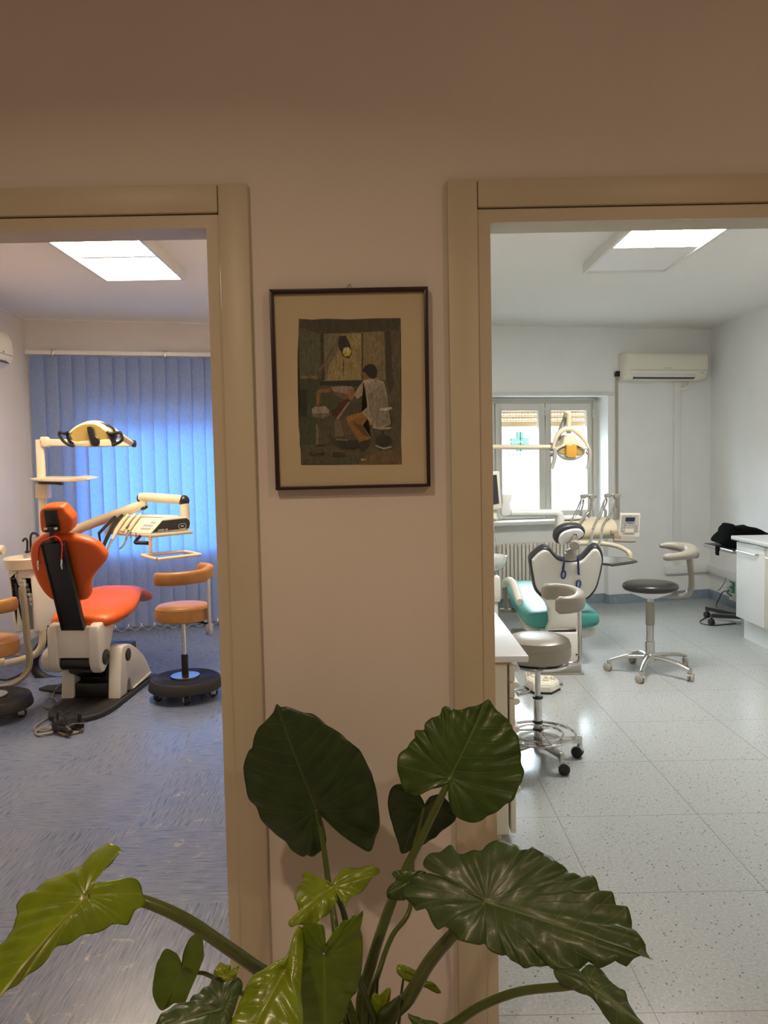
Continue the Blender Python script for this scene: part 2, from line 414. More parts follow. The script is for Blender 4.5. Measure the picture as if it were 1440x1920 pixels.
# door linings with their casings
for nm, (x0, x1) in (('door_1', DOOR1), ('door_2', DOOR2)):
    d = tag(thing(nm, None, None, ((x0 + x1) / 2, WY0, 0)), kind='structure')
    b = B()
    b.bb((x0 - J, WY0 - 0.012, 0), (x0, WY1 + 0.003, HEAD + J)); b.bb((x1, WY0 - 0.012, 0), (x1 + J, WY1 + 0.003, HEAD + J))
    b.bb((x0, WY0 - 0.012, HEAD), (x1, WY1 + 0.003, HEAD + J))
    struct('door_lining', b, M['trim_cream'], d, world=True)
    for xa, xb in ((x0 - J - 0.073, x0 - J - 0.0005), (x1 + J + 0.0005, x1 + J + 0.073)):
        struct('casing', B().bb((xa, WY0 - 0.022, 0), (xb, WY0, HEAD + 0.102), 0.004), M['trim_cream'], d, world=True)
    struct('head_casing', B().bb((x0 - J + 0.001, WY0 - 0.0215, HEAD + J + 0.004), (x1 + J - 0.001, WY0, HEAD + 0.101), 0.003), M['trim_cream'], d, world=True)

# right-hand outer wall with the window niche
RO = Vector((XP1, 7.72 + 0.21 * XP1, 0)); RM = Matrix.Translation(RO) @ Matrix.Rotation(RA, 4, 'Z')
def ru(X): return (X - XP1) / math.cos(RA)
def placed(name, b, m, Mx, parent=None, kind='structure', **k):
    """build in the frame Mx and link"""
    bmesh.ops.transform(b.bm, matrix=Mx, verts=b.bm.verts)
    o = obj(name, b, m, parent, world=parent is not None, **k)
    if kind: o['kind'] = kind
    return o
PD = 0.10
NU0, NU1, ND, LINT = ru(1.02), ru(2.354), 0.25, 2.19
b = B(); T = 0.38
b.bb((-0.1, 0, 0), (NU0, T, CEIL)); b.bb((NU1, 0, 0), (ru(3.524) + 0.3, T, CEIL)); b.bb((NU0, 0, LINT), (NU1, T, CEIL)); b.bb((NU0, PD, 0), (NU1, T, 0.872))
placed('wall_back', b, M['plaster_white'], RM)
placed('trim_1', B().bb((NU0 - 0.3, -0.018, LINT - 0.001), (ru(2.415), 0.0, LINT + 0.038), 0.003), M['trim_white'], RM)
placed('window_sill', B().bb((NU0 - 0.02, -0.035, 0.872), (NU1 + 0.04, 0.0, 0.912), 0.006).bb((NU0, -0.01, 0.873), (NU1, ND, 0.911)), M['trim_white'], RM)
b = B(); b.bb((-0.1, -0.012, 0), (NU0, 0, 0.10)); b.bb((NU1, -0.012, 0), (ru(3.524), 0, 0.10)); b.bb((NU0, PD - 0.012, 0), (NU1, PD, 0.10)); b.bb((NU1 - 0.012, 0, 0), (NU1, PD, 0.10))
placed('baseboard_back', b, M['skirting'], RM)
struct('baseboard_right', B().bb((3.512, WY1, 0), (3.524, 8.44, 0.10)), M['skirting'])
b = B()
for zc in (0.0,): b.bb((ru(2.99), -0.045, 0.292), (ru(3.524) , 0, 0.378), 0.004)
placed('trim_2', b, M['plastic_white'], RM)
struct('trim_3', B().bb((3.476, 5.2, 0.292), (3.524, 8.42, 0.378), 0.004), M['plastic_white'])
placed('trim_4', B().bb((ru(3.085), -0.04, 0.378), (ru(3.16), 0, 2.33), 0.004), M['plastic_white'], RM)

def on_wall(px, py, a, k):
    """the point seen at (px, py) on the plane y = a + k x"""
    d = at(px, py, 1.0) - EYE; t = a / (d.y - k * d.x)
    return EYE + d * t
RMI = RM.inverted()
def wl(px, py, off):
    """local (u, y, z) on the right outer wall, `off` behind its face"""
    return RMI @ on_wall(px, py, 7.72 + off / math.cos(RA), 0.21)
# window: frame and two glazed sashes
wy = ND
u = [wl(x, 860, wy).x for x in (917, 928, 940, 1009, 1021.5, 1032, 1099, 1108, 1116)]
zt, zs, zp0 = LINT - 0.005, wl(1020, 756, wy).z, wl(970, 770, wy).z
zb, zp1 = 0.905, wl(1008, 958, wy).z
w1 = tag(thing('window_1', None, None, RM @ Vector((u[4], wy, 0.9)), RA), kind='structure')
b = B()
b.bb((NU0, wy - 0.0, zb), (u[1], wy + 0.07, zt)); b.bb((u[7], wy, zb), (NU1, wy + 0.07, zt)); b.bb((NU0, wy, zs), (NU1, wy + 0.07, zt)); b.bb((NU0, wy, 0.86), (NU1, wy + 0.07, zb + 0.01))
b.bb((u[7] + 0.02, wy - 0.02, zb), (NU1, wy, zt)); b.bb((NU0, wy - 0.02, zs + 0.03), (NU1, wy, zt))
placed('window_frame', b, M['window_paint'], RM, w1)
for (a0, a1, p0, p1) in ((u[1], u[4] - 0.001, u[2], u[3]), (u[4] + 0.001, u[7], u[5], u[6])):
    b = B(); g = 0.004
    b.bb((a0 + g, wy - 0.018, zb + 0.012), (p0, wy + 0.04, zs - g), 0.004); b.bb((p1, wy - 0.018, zb + 0.012), (a1 - g, wy + 0.04, zs - g), 0.004)
    b.bb((p0 - 0.002, wy - 0.018, zp0), (p1 + 0.002, wy + 0.04, zs - g), 0.004); b.bb((p0 - 0.002, wy - 0.018, zb + 0.012), (p1 + 0.002, wy + 0.04, zp1), 0.004)
    for (q0, q1, r0, r1) in ((p0 - 0.012, p0, zp1, zp0), (p1, p1 + 0.012, zp1, zp0)): b.bb((q0, wy - 0.026, r0 - 0.012), (q1, wy - 0.015, r1 + 0.012), 0.003)
    s_ = placed('sash', b, M['window_paint'], RM, w1)
    placed('window_pane', B().bb((p0 - 0.005, wy + 0.012, zp1 - 0.005), (p1 + 0.005, wy + 0.018, zp0 + 0.005)), M['glass'], RM, s_)
    for hz in ((0.94, 2.0) if a0 < u[3] else (0.99, 1.98)):
        hx = a1 if a0 < u[3] else a1 + 0.012
        for dz in (0, 0.045): placed('hinge', B().cyl((hx, wy - 0.024, hz + dz), (hx, wy - 0.024, hz + dz + 0.04), 0.008, seg=10), M['trim_white'], RM, s_)
# roller shutter outside the panes, let down a little, with rows of light slots
def slot_mat():
    m = make_translucent('slotted_shutter', (0.66, 0.55, 0.38), (0.55, 0.43, 0.27), 0.35, 0.6); nt = m.node_tree; g = N(nt)
    tc = g.node('ShaderNodeTexCoord').outputs['Object']; sx = g.node('ShaderNodeSeparateXYZ'); g.put(sx, 0, tc)
    fx = g.math('FRACT', g.math('DIVIDE', sx.outputs[0], 0.034)); fz = g.math('FRACT', g.math('DIVIDE', sx.outputs[2], 0.055))
    hole = g.math('MULTIPLY', g.math('LESS_THAN', g.math('ABSOLUTE', g.math('SUBTRACT', fx, 0.5)), 0.28), g.math('LESS_THAN', g.math('ABSOLUTE', g.math('SUBTRACT', fz, 0.5)), 0.12))
    hole = g.math('MULTIPLY', hole, g.math('GREATER_THAN', sx.outputs[2], 1.06))
    out = nt.nodes['Material Output']; old = out.inputs[0].links[0].from_socket
    t = g.node('ShaderNodeBsdfTransparent'); mx = g.node('ShaderNodeMixShader'); g.put(mx, 0, hole); g.put(mx, 1, old); g.put(mx, 2, t.outputs[0]); g.put(out, 0, mx.outputs[0])
    return m
zsh = wl(970, 800, wy + 0.13).z
b = B(); k = 0
while zsh + k * 0.055 < LINT + 0.05:
    z0 = zsh + k * 0.055; b.bb((NU0 + 0.02, wy + 0.118, z0), (NU1 - 0.02, wy + 0.128, z0 + 0.053), 0.004); k += 1
placed('roller_shutter', b, slot_mat(), RM, w1)

# left-hand outer wall behind the blind, with its window
LO = Vector((-3.23, 8.0 - 0.25 * 3.23, 0)); LM = Matrix.Translation(LO) @ Matrix.Rotation(LA, 4, 'Z')
def lu(X): return (X + 3.23) / math.cos(LA)
b = B(); a0, a1, z0, z1 = lu(-2.78), lu(-1.42), 0.78, 2.06
b.bb((-0.1, 0, 0), (a0, 0.3, CEIL)); b.bb((a1, 0, 0), (lu(XP0) + 0.1, 0.3, CEIL)); b.bb((a0, 0, 0), (a1, 0.3, z0)); b.bb((a0, 0, z1), (a1, 0.3, CEIL))
placed('wall_back_left', b, M['plaster_left'], LM)
w2 = tag(thing('window_2', None, None, LM @ Vector(((a0 + a1) / 2, 0.2, z0)), LA), kind='structure')
b = B(); am = (a0 + a1) / 2
for q0, q1 in ((a0, a0 + 0.06), (am - 0.03, am + 0.03), (a1 - 0.06, a1)): b.bb((q0, 0.18, z0), (q1, 0.24, z1))
b.bb((a0, 0.18, z0), (a1, 0.24, z0 + 0.06)); b.bb((a0, 0.18, z1 - 0.06), (a1, 0.24, z1))
placed('window_frame', b, M['window_paint'], LM, w2)
for q0, q1 in ((a0 + 0.05, am - 0.02), (am + 0.02, a1 - 0.05)): placed('window_pane', B().bb((q0, 0.205, z0 + 0.05), (q1, 0.211, z1 - 0.05)), M['glass'], LM, w2)
struct('baseboard_left', B().bb((-3.23, WY1, 0), (-3.215, 7.19, 0.07)), M['skirting_white'])
b = B()                                                   # thin coves where the walls meet the ceiling
b.bb((-3.23, WY1, CEIL - 0.012), (-3.20, 7.2, CEIL)); struct('trim_5', b, M['ceiling_paint'])
placed('trim_6', B().bb((-0.0, -0.025, CEIL - 0.018), (lu(XP0), 0, CEIL)), M['ceiling_paint'], LM)
placed('trim_7', B().bb((0.0, -0.02, CEIL - 0.014), (ru(3.524), 0, CEIL)), M['ceiling_paint'], RM)

# street outside: paving and the white building across it with its signs
placed('street', B().bb((-14, 0.9, -0.9), (16, 12.0, -0.8)), M['asphalt'], RM)
FY = 9.0
fac = thing('facing_building', 'white rendered building across the street, seen through the window', 'building', RM @ Vector((2.6, FY, -0.8)), RA)
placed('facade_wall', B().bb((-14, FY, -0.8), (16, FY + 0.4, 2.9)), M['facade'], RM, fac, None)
pc = wl(974, 828, FY); s = 0.0062 * 0.94
sg = thing('pharmacy_sign', 'green outlined cross sign on the white building across the street', 'sign', RM @ Vector((pc.x, FY - 0.03, pc.z)), RA)
b = B(); px1 = (wl(984, 828, FY).x - wl(974, 828, FY).x) / 10.0
def bar(x0, x1, z0, z1): b.bb((pc.x + x0 * px1, FY - 0.05, pc.z + z0 * px1), (pc.x + x1 * px1, FY - .002, pc.z + z1 * px1))
for sx_ in (-1, 1):
    for sz_ in (-1, 1):
        bar(sx_ * 1.1, sx_ * 5.5, sz_ * 4.4, sz_ * 17.0); bar(sx_ * 1.1, sx_ * 16.6, sz_ * 1.1, sz_ * 5.7)
placed('cross', b, M['cross_green'], RM, sg, None)
ls = thing('shop_lettering', 'pale letters on the white facade beside the green cross', 'sign', RM @ Vector((pc.x, FY, pc.z - 0.2)), RA)
def sign(txt, px, py, h, m, name):
    q = wl(px, py, FY - 0.012)
    text(name, txt, h * px1 * 1.38, m, ls, RM @ Matrix.Translation(q) @ Matrix.Rotation(PI / 2, 4, 'X'), 0.006, world=True)
sign('AU', 1043, 809, 10, M['sign_teal'], 'upper_lettering'); sign('O', 1090, 808, 10, M['sign_teal'], 'upper_lettering')
sign('pirq sıolı', 965, 852, 5.5, M['sign_sky'], 'lower_lettering')
# ================================================================ ceiling lights
def ceiling_light(label, x0, x1, y0, y1, zlow, first, second, far_on, near_on):
    t = thing('ceiling_light', label, 'ceiling light', ((x0 + x1) / 2, (y0 + y1) / 2, CEIL), 0, 'flat panel ceiling lights')
    ym = (y0 + y1) / 2; b = B(); f = 0.022
    b.bb((x0 - f, y0 - f, zlow + 0.006), (x1 + f, y1 + f, CEIL))
    for lo, hi in (((x0 - f, y0 - f), (x0, y1 + f)), ((x1, y0 - f), (x1 + f, y1 + f)), ((x0, y0 - f), (x1, y0)), ((x0, y1), (x1, y1 + f))):
        b.bb((*lo, zlow - 0.013), (*hi, zlow + 0.006))
    b.bb((x0, ym - f * .75, zlow - .001), (x1, ym + f * .75, zlow + .006))
    obj('housing', b, M['trim_white'], t, world=True)
    p1 = obj('light_panel', B().bb((x0, y0, zlow), (x1, ym - f * 0.75, zlow + 0.005)), M[near_on], t, world=True)
    p2 = obj('light_panel', B().bb((x0, ym + f * 0.75, zlow), (x1, y1, zlow + 0.005)), M[far_on], t, world=True)
    if near_on != far_on: p2['label'] = 'unlit panel'; p1['label'] = 'glowing panel'
    return t
ceiling_light('double ceiling light with both panels lit, over the orange dental chair', -1.885, -1.375, 4.42, 5.52, 2.84, 0, 0, 'panel_on_left', 'panel_on_left')
ceiling_light('double ceiling light with one panel lit and one dark, over the teal dental chair', 1.455, 2.00, 4.43, 5.60, 2.845, 0, 0, 'panel_off', 'panel_on_right')
# ================================================================ left room
def hit(px, py, P, n):
    """the point seen at (px, py) on the plane through P with normal n"""
    d = at(px, py, 1.0) - EYE; n = Vector(n); P = Vector(P)
    return EYE + d * ((P - EYE).dot(n) / d.dot(n))
def se_ring(c, ax, ay, rx, ry, e=2.6, n=28):
    """super-ellipse ring round c"""
    out = []
    for k in range(n):
        t = 2 * PI * k / n; a, b_ = math.cos(t), math.sin(t)
        out.append(Vector(c) + Vector(ax) * (rx * math.copysign(abs(a) ** (2 / e), a)) + Vector(ay) * (ry * math.copysign(abs(b_) ** (2 / e), b_)))
    return out
def z3(*p): return zz(0, 1000, .30556, p)
def z2(*p): return zz(0, 760, .30556, p)

# vertical blind
bl = thing('vertical_blind', 'blue fabric vertical blind with white head rail, drawn across the left room window', 'blind', LM @ Vector((0.9, -0.1, 0)), LA)
bz0, bz1 = 0.045, 2.555
def lmb(name, b, m, parent): return placed(name, b, m, LM, parent, None)
b = B(); b.bb((0.02, -0.125, bz1 + 0.012), (2.05, -0.075, bz1 + 0.05), 0.004)
lmb('head_rail', b, M['plastic_white'], bl)
for q in (0.22, 1.2, 1.9):
    b = B(); b.bb((q, -0.09, bz1 + 0.03), (q + 0.06, 0.0, bz1 + 0.065), 0.003); b.bb((q + 0.02, -0.13, bz1 + 0.0), (q + 0.04, -0.07, bz1 + 0.055), 0.003)
    lmb('rail_bracket', b, M['steel'], bl)
SW, SP = 0.127, 0.117
for i in range(17):
    u0 = 0.045 + i * SP; b = B(); th = R(13) + random.uniform(-0.02, 0.02)
    n = 7; rr = []
    for zc in (bz0, bz0 + 0.03, 0.6, 1.2, 1.8, bz1 - 0.02, bz1):
        row = []
        for k in range(n):
            s_ = (k / (n - 1) - 0.5); bow = 0.006 * (1 - 4 * s_ * s_)
            row.append(Vector((u0 + SW / 2 + s_ * SW * math.cos(th) + bow * math.sin(th), -0.10 - s_ * SW * math.sin(th) - bow * math.cos(th), zc)))
        rr.append(row)
    b.rings(rr, closed=False, cap=False)
    s_ = lmb('slat', b, M['blind'], bl)
    lmb('slat_weight', B().bb((u0 + 0.008, -0.104, bz0 - 0.004), (u0 + SW - 0.008, -0.096, bz0 + 0.028)), M['plastic_white'], s_) if False else None
b = B()
for i in range(16):
    a_ = 0.045 + i * SP + SW * 0.5
    b.tube([(a_, -0.125, bz0 + 0.012), (a_ + SP * 0.25, -0.13, bz0 - 0.022), (a_ + SP * 0.5, -0.13, bz0 - 0.032), (a_ + SP * 0.75, -0.13, bz0 - 0.022), (a_ + SP, -0.125, bz0 + 0.012)], 0.0022, 6, 4)
    b.box((a_, -0.118, bz0 + 0.012), (0.010, 0.012, 0.030))
lmb('bottom_chain', b, M['plastic_white'], bl)

# air conditioner on the left wall
ac = thing('air_conditioner', 'white wall air conditioner on the side wall next to the blue blind', 'air conditioner', (-3.23, 6.05, 2.36))
prof = cr([(-3.23, 2.65), (-3.06, 2.65), (-3.005, 2.60), (-2.99, 2.50), (-3.0, 2.42), (-3.06, 2.365), (-3.23, 2.36)], 4)
b = B(); b.slab([(x, 5.62, z) for x, z in prof], (0, 0.83, 0), 0.012)
obj('casing', b, M['plastic_cream'], ac, world=True)
b = B(); b.box((-3.005, 6.03, 2.402), (0.05, 0.66, 0.006), (0, R(42), 0)); obj('air_slot', b, M['black_plastic'], ac, world=True)
b = B(); b.box((-2.989, 6.03, 2.455), (0.004, 0.80, 0.004)); b.cyl((-2.992, 6.28, 2.47), (-2.985, 6.28, 2.47), 0.008, seg=10); obj('panel_seam', b, M['label_grey'], ac, world=True)

# ---------------------------------------------------------------- orange dental chair (local frame: x to its right, y towards the toes)
OC = Vector((-1.93, 5.15, 0)); OA = R(-4)
ch = thing('dental_chair', 'orange dental chair with black spine and cream base on the blue floor', 'dental chair', OC, OA)
OM = WORLD[ch.name]
pl = [(-.19, -.12), (-.175, -.3), (-.11, -.45), (.0, -.515), (.09, -.515), (.18, -.44), (.222, -.3), (.222, -.05), (.215, .5), (-.19, .5)]
obj('base_plate', B().slab([(x, y, 0.001) for x, y in cr(pl[:8], 5) + pl[8:]], (0, 0, .032), .008), M['black_rubber'], ch)
b = B()
for k in range(15):
    x = -.145 + k * .024; yf = -.47 + 3.0 * (x - .03) ** 2
    b.bb((x, yf + .02, .032), (x + .011, -.13, .0365), .002)
obj('ribbed_mat', b, M['black_rubber'], ch)
obj('side_pad', B().slab([(-.50, .17, .001), (-.48, .25, .001), (-.19, .28, .001), (-.19, .06, .001), (-.34, .10, .001)], (0, 0, .02), .006), M['black_rubber'], ch)
fl_ = [(-.115, .034), (-.075, .33), (-.062, .358), (-.03, .368), (.03, .362), (.10, .342), (.20, .29), (.30, .225), (.365, .16), (.42, .09), (.432, .05), (.425, .036)]
arch = [(.075, .034), (.07, .085), (.055, .118), (.035, .128), (.015, .115), (.002, .08), (-.002, .034)]
for sx_ in (1, -1):
    x0 = .115 if sx_ > 0 else -.20
    o = obj('base_flank', B().slab([(x0, y, z) for y, z in fl_ + arch], (.088, 0, 0), .012), M['unit_white'], ch)
    xd = .203 if sx_ > 0 else -.2
    if sx_ > 0: obj('pivot_cap', B().lathe([(0, 0), (.042, 0), (.042, .006), (.034, .009), (0, .009)], (xd, .025, .29), (1, 0, 0), 24), M['black_plastic'], o)
    obj('rim_moulding', B().tube([(xd if sx_ > 0 else -.2, .085, .042), (xd if sx_ > 0 else -.2, .25, .052), (xd if sx_ > 0 else -.2, .42, .064)], .007, 8, 3), M['unit_white'], o)
b = B(); b.bb((-.112, -.02, .034), (.115, .40, .30), .01); b.bb((-.112, -.10, .034), (.115, 0, .13), .01); b.box((-.03, -.02, .27), (.20, .20, .22), (R(-25), 0, 0), .02)
obj('lift_mechanism', b, M['black_plastic'], ch)
# seat tilting block
ck = [(-.215, .245), (-.235, .29), (-.238, .50), (-.225, .528), (-.19, .54), (.0, .572), (.03, .56), (.02, .50), (-.055, .36), (-.09, .29), (-.12, .25), (-.16, .225), (-.19, .225)]
for x0, x1, nm in ((.052, .125, 'right'), (-.215, -.15, 'left')):
    o = obj('block_cheek', B().slab([(x0, y, z) for y, z in ck], (x1 - x0, 0, 0), .014), M['unit_white'], ch)
    if nm == 'right':
        obj('pivot_cap', B().lathe([(0, 0), (.05, 0), (.05, .008), (.040, .012), (.02, .012), (.018, .006), (0, .006)], (x1, -.145, .315), (1, 0, 0), 26), M['black_plastic'], o)
    else:
        obj('pivot_drum', B().cyl((x0 + .01, -.15, .30), (x0 - .055, -.15, .30), .075, None, 28, .012), M['unit_white'], o)
b = B(); b.bb((-.16, -.218, .325), (.06, .02, .525), .006); b.bb((-.155, -.221, .535 - .02), (-.13, -.1, .535), .004)
obj('tilt_block', b, M['unit_white'], ch)
obj('roller', B().cyl((-.15, -.165, .285), (.055, -.165, .285), .048, None, 24, .004), M['black_plastic'], ch)
obj('toe_pad', B().bb((-.34, .32, .10), (-.10, .42, .20), .015), M['orange'], ch)
# back: spine, cushion, headrest
TILT = math.atan(.373)
def rx(p0, M4): return M4
spm = Matrix.Translation(Vector((-.045, -.315, .80))) @ Matrix.Rotation(TILT, 4, 'X')
b = B(); b.box((0, 0, 0), (.152, .042, .62), None, .01); b.box((-.068, -.012, 0), (.012, .03, .61), None, .004); b.box((.068, -.012, 0), (.012, .03, .61), None, .004)
bmesh.ops.transform(b.bm, matrix=spm, verts=b.bm.verts)
obj('spine', b, M['black_plastic'], ch)
Pb = OM @ Vector((0, -.185, .55)); nb = OM.to_3x3() @ Vector((0, 1, .373)); nb.normalize()
out = z3((176, 130), (180, 90), (205, 50), (255, 25), (330, 18), (425, 22), (510, 38), (580, 68), (618, 105), (645, 148), (638, 180), (605, 222), (565, 270), (545, 310), (540, 345), (545, 385), (530, 412), (505, 420), (430, 432), (345, 425), (300, 408), (265, 375), (240, 340), (215, 295), (195, 240), (182, 185))
pts = [hit(*p, Pb, nb) for p in out]
b = B(); b.slab(cr(pts, 3, True), nb * .085, .034, 4)
obj('backrest', b, M['orange'], ch, world=True, ang=60)
Ph = OM @ Vector((0, -.415, 1.16)); nh = OM.to_3x3() @ Vector((0, 1, .33)); nh.normalize()
out = z2((238, 690), (240, 655), (258, 632), (300, 623), (375, 625), (398, 650), (425, 678), (440, 710), (438, 755), (425, 780), (380, 792), (300, 790), (255, 783), (242, 750))
b = B(); b.slab(cr([hit(*p, Ph, nh) for p in out], 3, True), nh * .095, .036, 4)
hr = obj('headrest', b, M['orange'], ch, world=True, ang=60)
b = B(); b.slab([hit(*p, Ph - nh * .012, nh) for p in z2((266, 646), (340, 643), (368, 770), (285, 775))], nh * .014, .004)
obj('headrest_plate', b, M['black_plastic'], hr, world=True)
hb = [hit(*p, Ph - nh * .03, nh) for p in z2((318, 760), (318, 800), (322, 830))]
b = B(); b.tube(hb, .017, 10, 3); b.cyl(hb[0] + Vector((-.035, 0, .0)), hb[0] + Vector((.04, 0, .0)), .018, seg=14)
obj('headrest_bracket', b, M['black_plastic'], hr, world=True)
for dx in (-.028, .032):
    b = B(); b.lathe([(0, 0), (.009, 0), (.011, .012), (.006, .02), (0, .02)], hb[0] + Vector((dx, -.012, .004)), (0, -1, 0.1), 12)
    obj('headrest_knob', b, M['chrome'], hr, world=True)
# seat and leg rest
rr = [se_ring((-.035, y, (zt_ + zb_) / 2), (1, 0, 0), (0, 0, 1), hw, (zt_ - zb_) / 2, 2.5) for y, hw, zt_, zb_ in
      [(-.165, .10, .565, .525), (-.155, .17, .582, .507), (-.12, .205, .598, .494), (-.03, .232, .618, .492), (.06, .246, .632, .502), (.16, .25, .646, .522), (.26, .238, .668, .552), (.35, .215, .690, .582), (.44, .19, .692, .598), (.56, .165, .672, .570), (.68, .148, .636, .540), (.79, .13, .600, .512), (.85, .112, .578, .502), (.878, .07, .558, .515)]]
b = B().rings(rr); obj('seat', b, M['orange'], ch, ang=70)
b = B(); b.slab([(-.15, y, z) for y, z in ((-.12, .50), (.32, .56), (.30, .53), (.05, .46), (-.1, .45))], (.22, 0, 0), .01); obj('seat_shell', b, M['unit_white'], ch)

# bib cord on the orange chair
bc = [hit(*p, Pb - nb * o_, nb) for p, o_ in zip(z3((232, 165), (232, 120), (240, 75), (262, 45), (300, 30), (335, 18), (365, 35), (380, 70), (380, 120), (378, 160)), (.008, .008, .008, .03, .066, .068, .068, .066, .066, .066))]
bb_ = thing('bib_cord', 'coral bib cord with silver clips hung over the back of the orange dental chair', 'bib cord', bc[4])
obj('cord', B().tube(bc, .0042, 8, 4), M['red_cord'], bb_, world=True)
for p in (bc[0], bc[-1]):
    b = B(); b.box(p + Vector((0, 0, -.022)), (.012, .008, .044), (0, R(4), 0), .003); b.box(p + Vector((.002, -.004, -.05)), (.008, .006, .024), None, .002)
    obj('clip', b, M['chrome'], bb_, world=True)

# ---------------------------------------------------------------- dental unit of the left room
def q6(*p): return zz(0, 980, .11458, p)
du = thing('dental_unit', 'ivory dental unit with basin, lamp pole and instrument console behind the orange chair', 'dental unit', (-2.55, 5.85, 0))
ZU = 5.62
off = Vector((.16, .30, 0))
outl = q6((116, 738), (300, 742), (492, 738), (530, 945), (585, 1400), (628, 1745), (618, 1790), (590, 1806), (560, 1800), (535, 1760), (470, 945), (205, 945), (325, 1770), (312, 1795), (275, 1806), (238, 1800), (215, 1770), (160, 1300))
b = B(); b.slab([at(*p, ZU) for p in outl], off, .018)
body = obj('cuspidor_body', b, M['unit_white'], du, world=True)
b = B(); b.slab([at(*p, ZU + .12) for p in q6((190, 930), (520, 930), (585, 1740), (300, 1740))], (.02, .1, 0), .01)
obj('recess_panel', b, M['unit_white'], body, world=True)
b = B(); b.slab([at(*p, ZU + .03) for p in q6((200, 940), (480, 940), (488, 1040), (218, 1045))], (.01, .08, 0), .004)
obj('hose_inlet', b, M['black_plastic'], body, world=True)
bc0 = at(60, 1044, ZU + .14); ang_b = R(62)
b = B(); b.lathe([(.12, -.085), (.150, -.07), (.158, -.03), (.165, 0), (.160, .008), (.150, .004), (.12, -.02), (.06, -.045), (0, -.05)], (0, 0, 0), (0, 0, 1), 36)
bmesh.ops.transform(b.bm, matrix=Matrix.Translation(bc0) @ Matrix.Rotation(R(75), 4, 'Z') @ Matrix.Diagonal((1.45, .95, 1.0, 1)), verts=b.bm.verts)
bas = obj('basin', b, M['plastic_ivory'], du, world=True)
f0 = at(50, 1034, ZU + .22); zc = [at(*p, ZU + .22) for p in q6((445, 470), (447, 330), (440, 285), (420, 262), (395, 270), (370, 305))]
b = B(); b.tube(zc, .0085, 10, 4); b.cyl(zc[0] - Vector((0, 0, .012)), zc[0] + Vector((0, 0, .004)), .016, seg=14)
obj('cup_filler', b, M['black_plastic'], bas, world=True)
zc = [at(*p, ZU + .26) for p in q6((505, 480), (500, 330), (502, 230), (525, 180), (560, 172), (600, 190), (627, 220))]
obj('bowl_rinser', B().tube(zc, .0085, 10, 4), M['black_plastic'], bas, world=True)
# lamp pole with its shelf bracket
ZP = 5.85
p0, p1 = at(83, 1010, ZP), at(81, 824, ZP)
b = B(); b.bb((p0.x - .027, ZP - .022, .80), (p0.x + .027, ZP + .022, p1.z), .008)
pole = obj('lamp_pole', b, M['plastic_ivory'], du, world=True)
a0, a1 = at(74, 828, ZP), at(250, 832, ZP - .1)
b = B(); b.tube([at(78, 826, ZP), at(90, 826, ZP)], .029, 14, smooth=False)
b.slab([at(76, 821, ZP - .03), at(88, 820, ZP - .03), at(90, 823, ZP - .03), at(250, 826, ZP - .03), at(252, 837, ZP - .03), at(90, 836, ZP - .03), at(88, 838, ZP - .03), at(76, 838, ZP - .03)], (0, .05, 0), .008)
arm = obj('lamp_arm', b, M['plastic_ivory'], du, world=True)
e0 = at(248, 832, ZP - .05); e1_ = at(190, 797, ZP - .42)
b = B(); b.tube([e0, at(232, 822, ZP - .15), at(206, 804, ZP - .34), e1_], [.022, .028, .030, .024], 12, 3, flat=.75)
obj('lamp_spring_arm', b, M['plastic_ivory'], arm, world=True)
b = B(); b.cyl(at(249, 832, ZP - .05), at(254, 832, ZP - .05), .026, None, 16); obj('elbow_cap', b, M['black_plastic'], arm, world=True)
b = B(); b.tube([at(176, 793, ZP - .44), at(196, 795, ZP - .44), at(212, 803, ZP - .42), at(214, 810, ZP - .42)], .008, 8, 4); obj('lamp_yoke', b, M['black_plastic'], arm, world=True)
# lamp head
ZL = 5.36
def l4(*p): return zz(90, 770, .125, p)
lampo = obj('lamp_head', B().slab(cr([at(*p, ZL) for p in l4((308, 345), (350, 285), (430, 225), (520, 188), (620, 178), (720, 186), (800, 222), (860, 275), (900, 330), (930, 400), (958, 520), (940, 540), (680, 546), (420, 540), (375, 480), (330, 400))], 2, True), (0, .09, .02), .03, 4), M['plastic_ivory'], du, world=True, ang=60)
b = B(); b.slab(cr([at(*p, ZL - .004) for p in l4((322, 350), (370, 295), (440, 245), (530, 208), (620, 198), (710, 206), (790, 240), (850, 295), (890, 350), (915, 420), (930, 505), (900, 525), (680, 530), (430, 525), (390, 470), (345, 400))], 2, True), (0, .012, 0), .004)
obj('reflector', b, M['reflector'], lampo, world=True)
b = B(); b.slab(cr([at(*p, ZL - .016) for p in l4((340, 440), (420, 470), (560, 452), (640, 448), (780, 440), (920, 430), (948, 520), (930, 532), (680, 538), (420, 532), (385, 490))], 2, True), (0, .010, 0), .003)
obj('lower_cover', b, M['plastic_ivory'], lampo, world=True)
b = B(); b.slab(cr([at(*p, ZL - .03) for p in l4((583, 245), (620, 238), (668, 245), (690, 330), (700, 375), (755, 415), (770, 450), (765, 500), (735, 532), (690, 535), (650, 520), (625, 450), (600, 370), (585, 300))], 2, True), (0, .02, 0), .006)
obj('bulb_shield', b, M['black_plastic'], lampo, world=True)
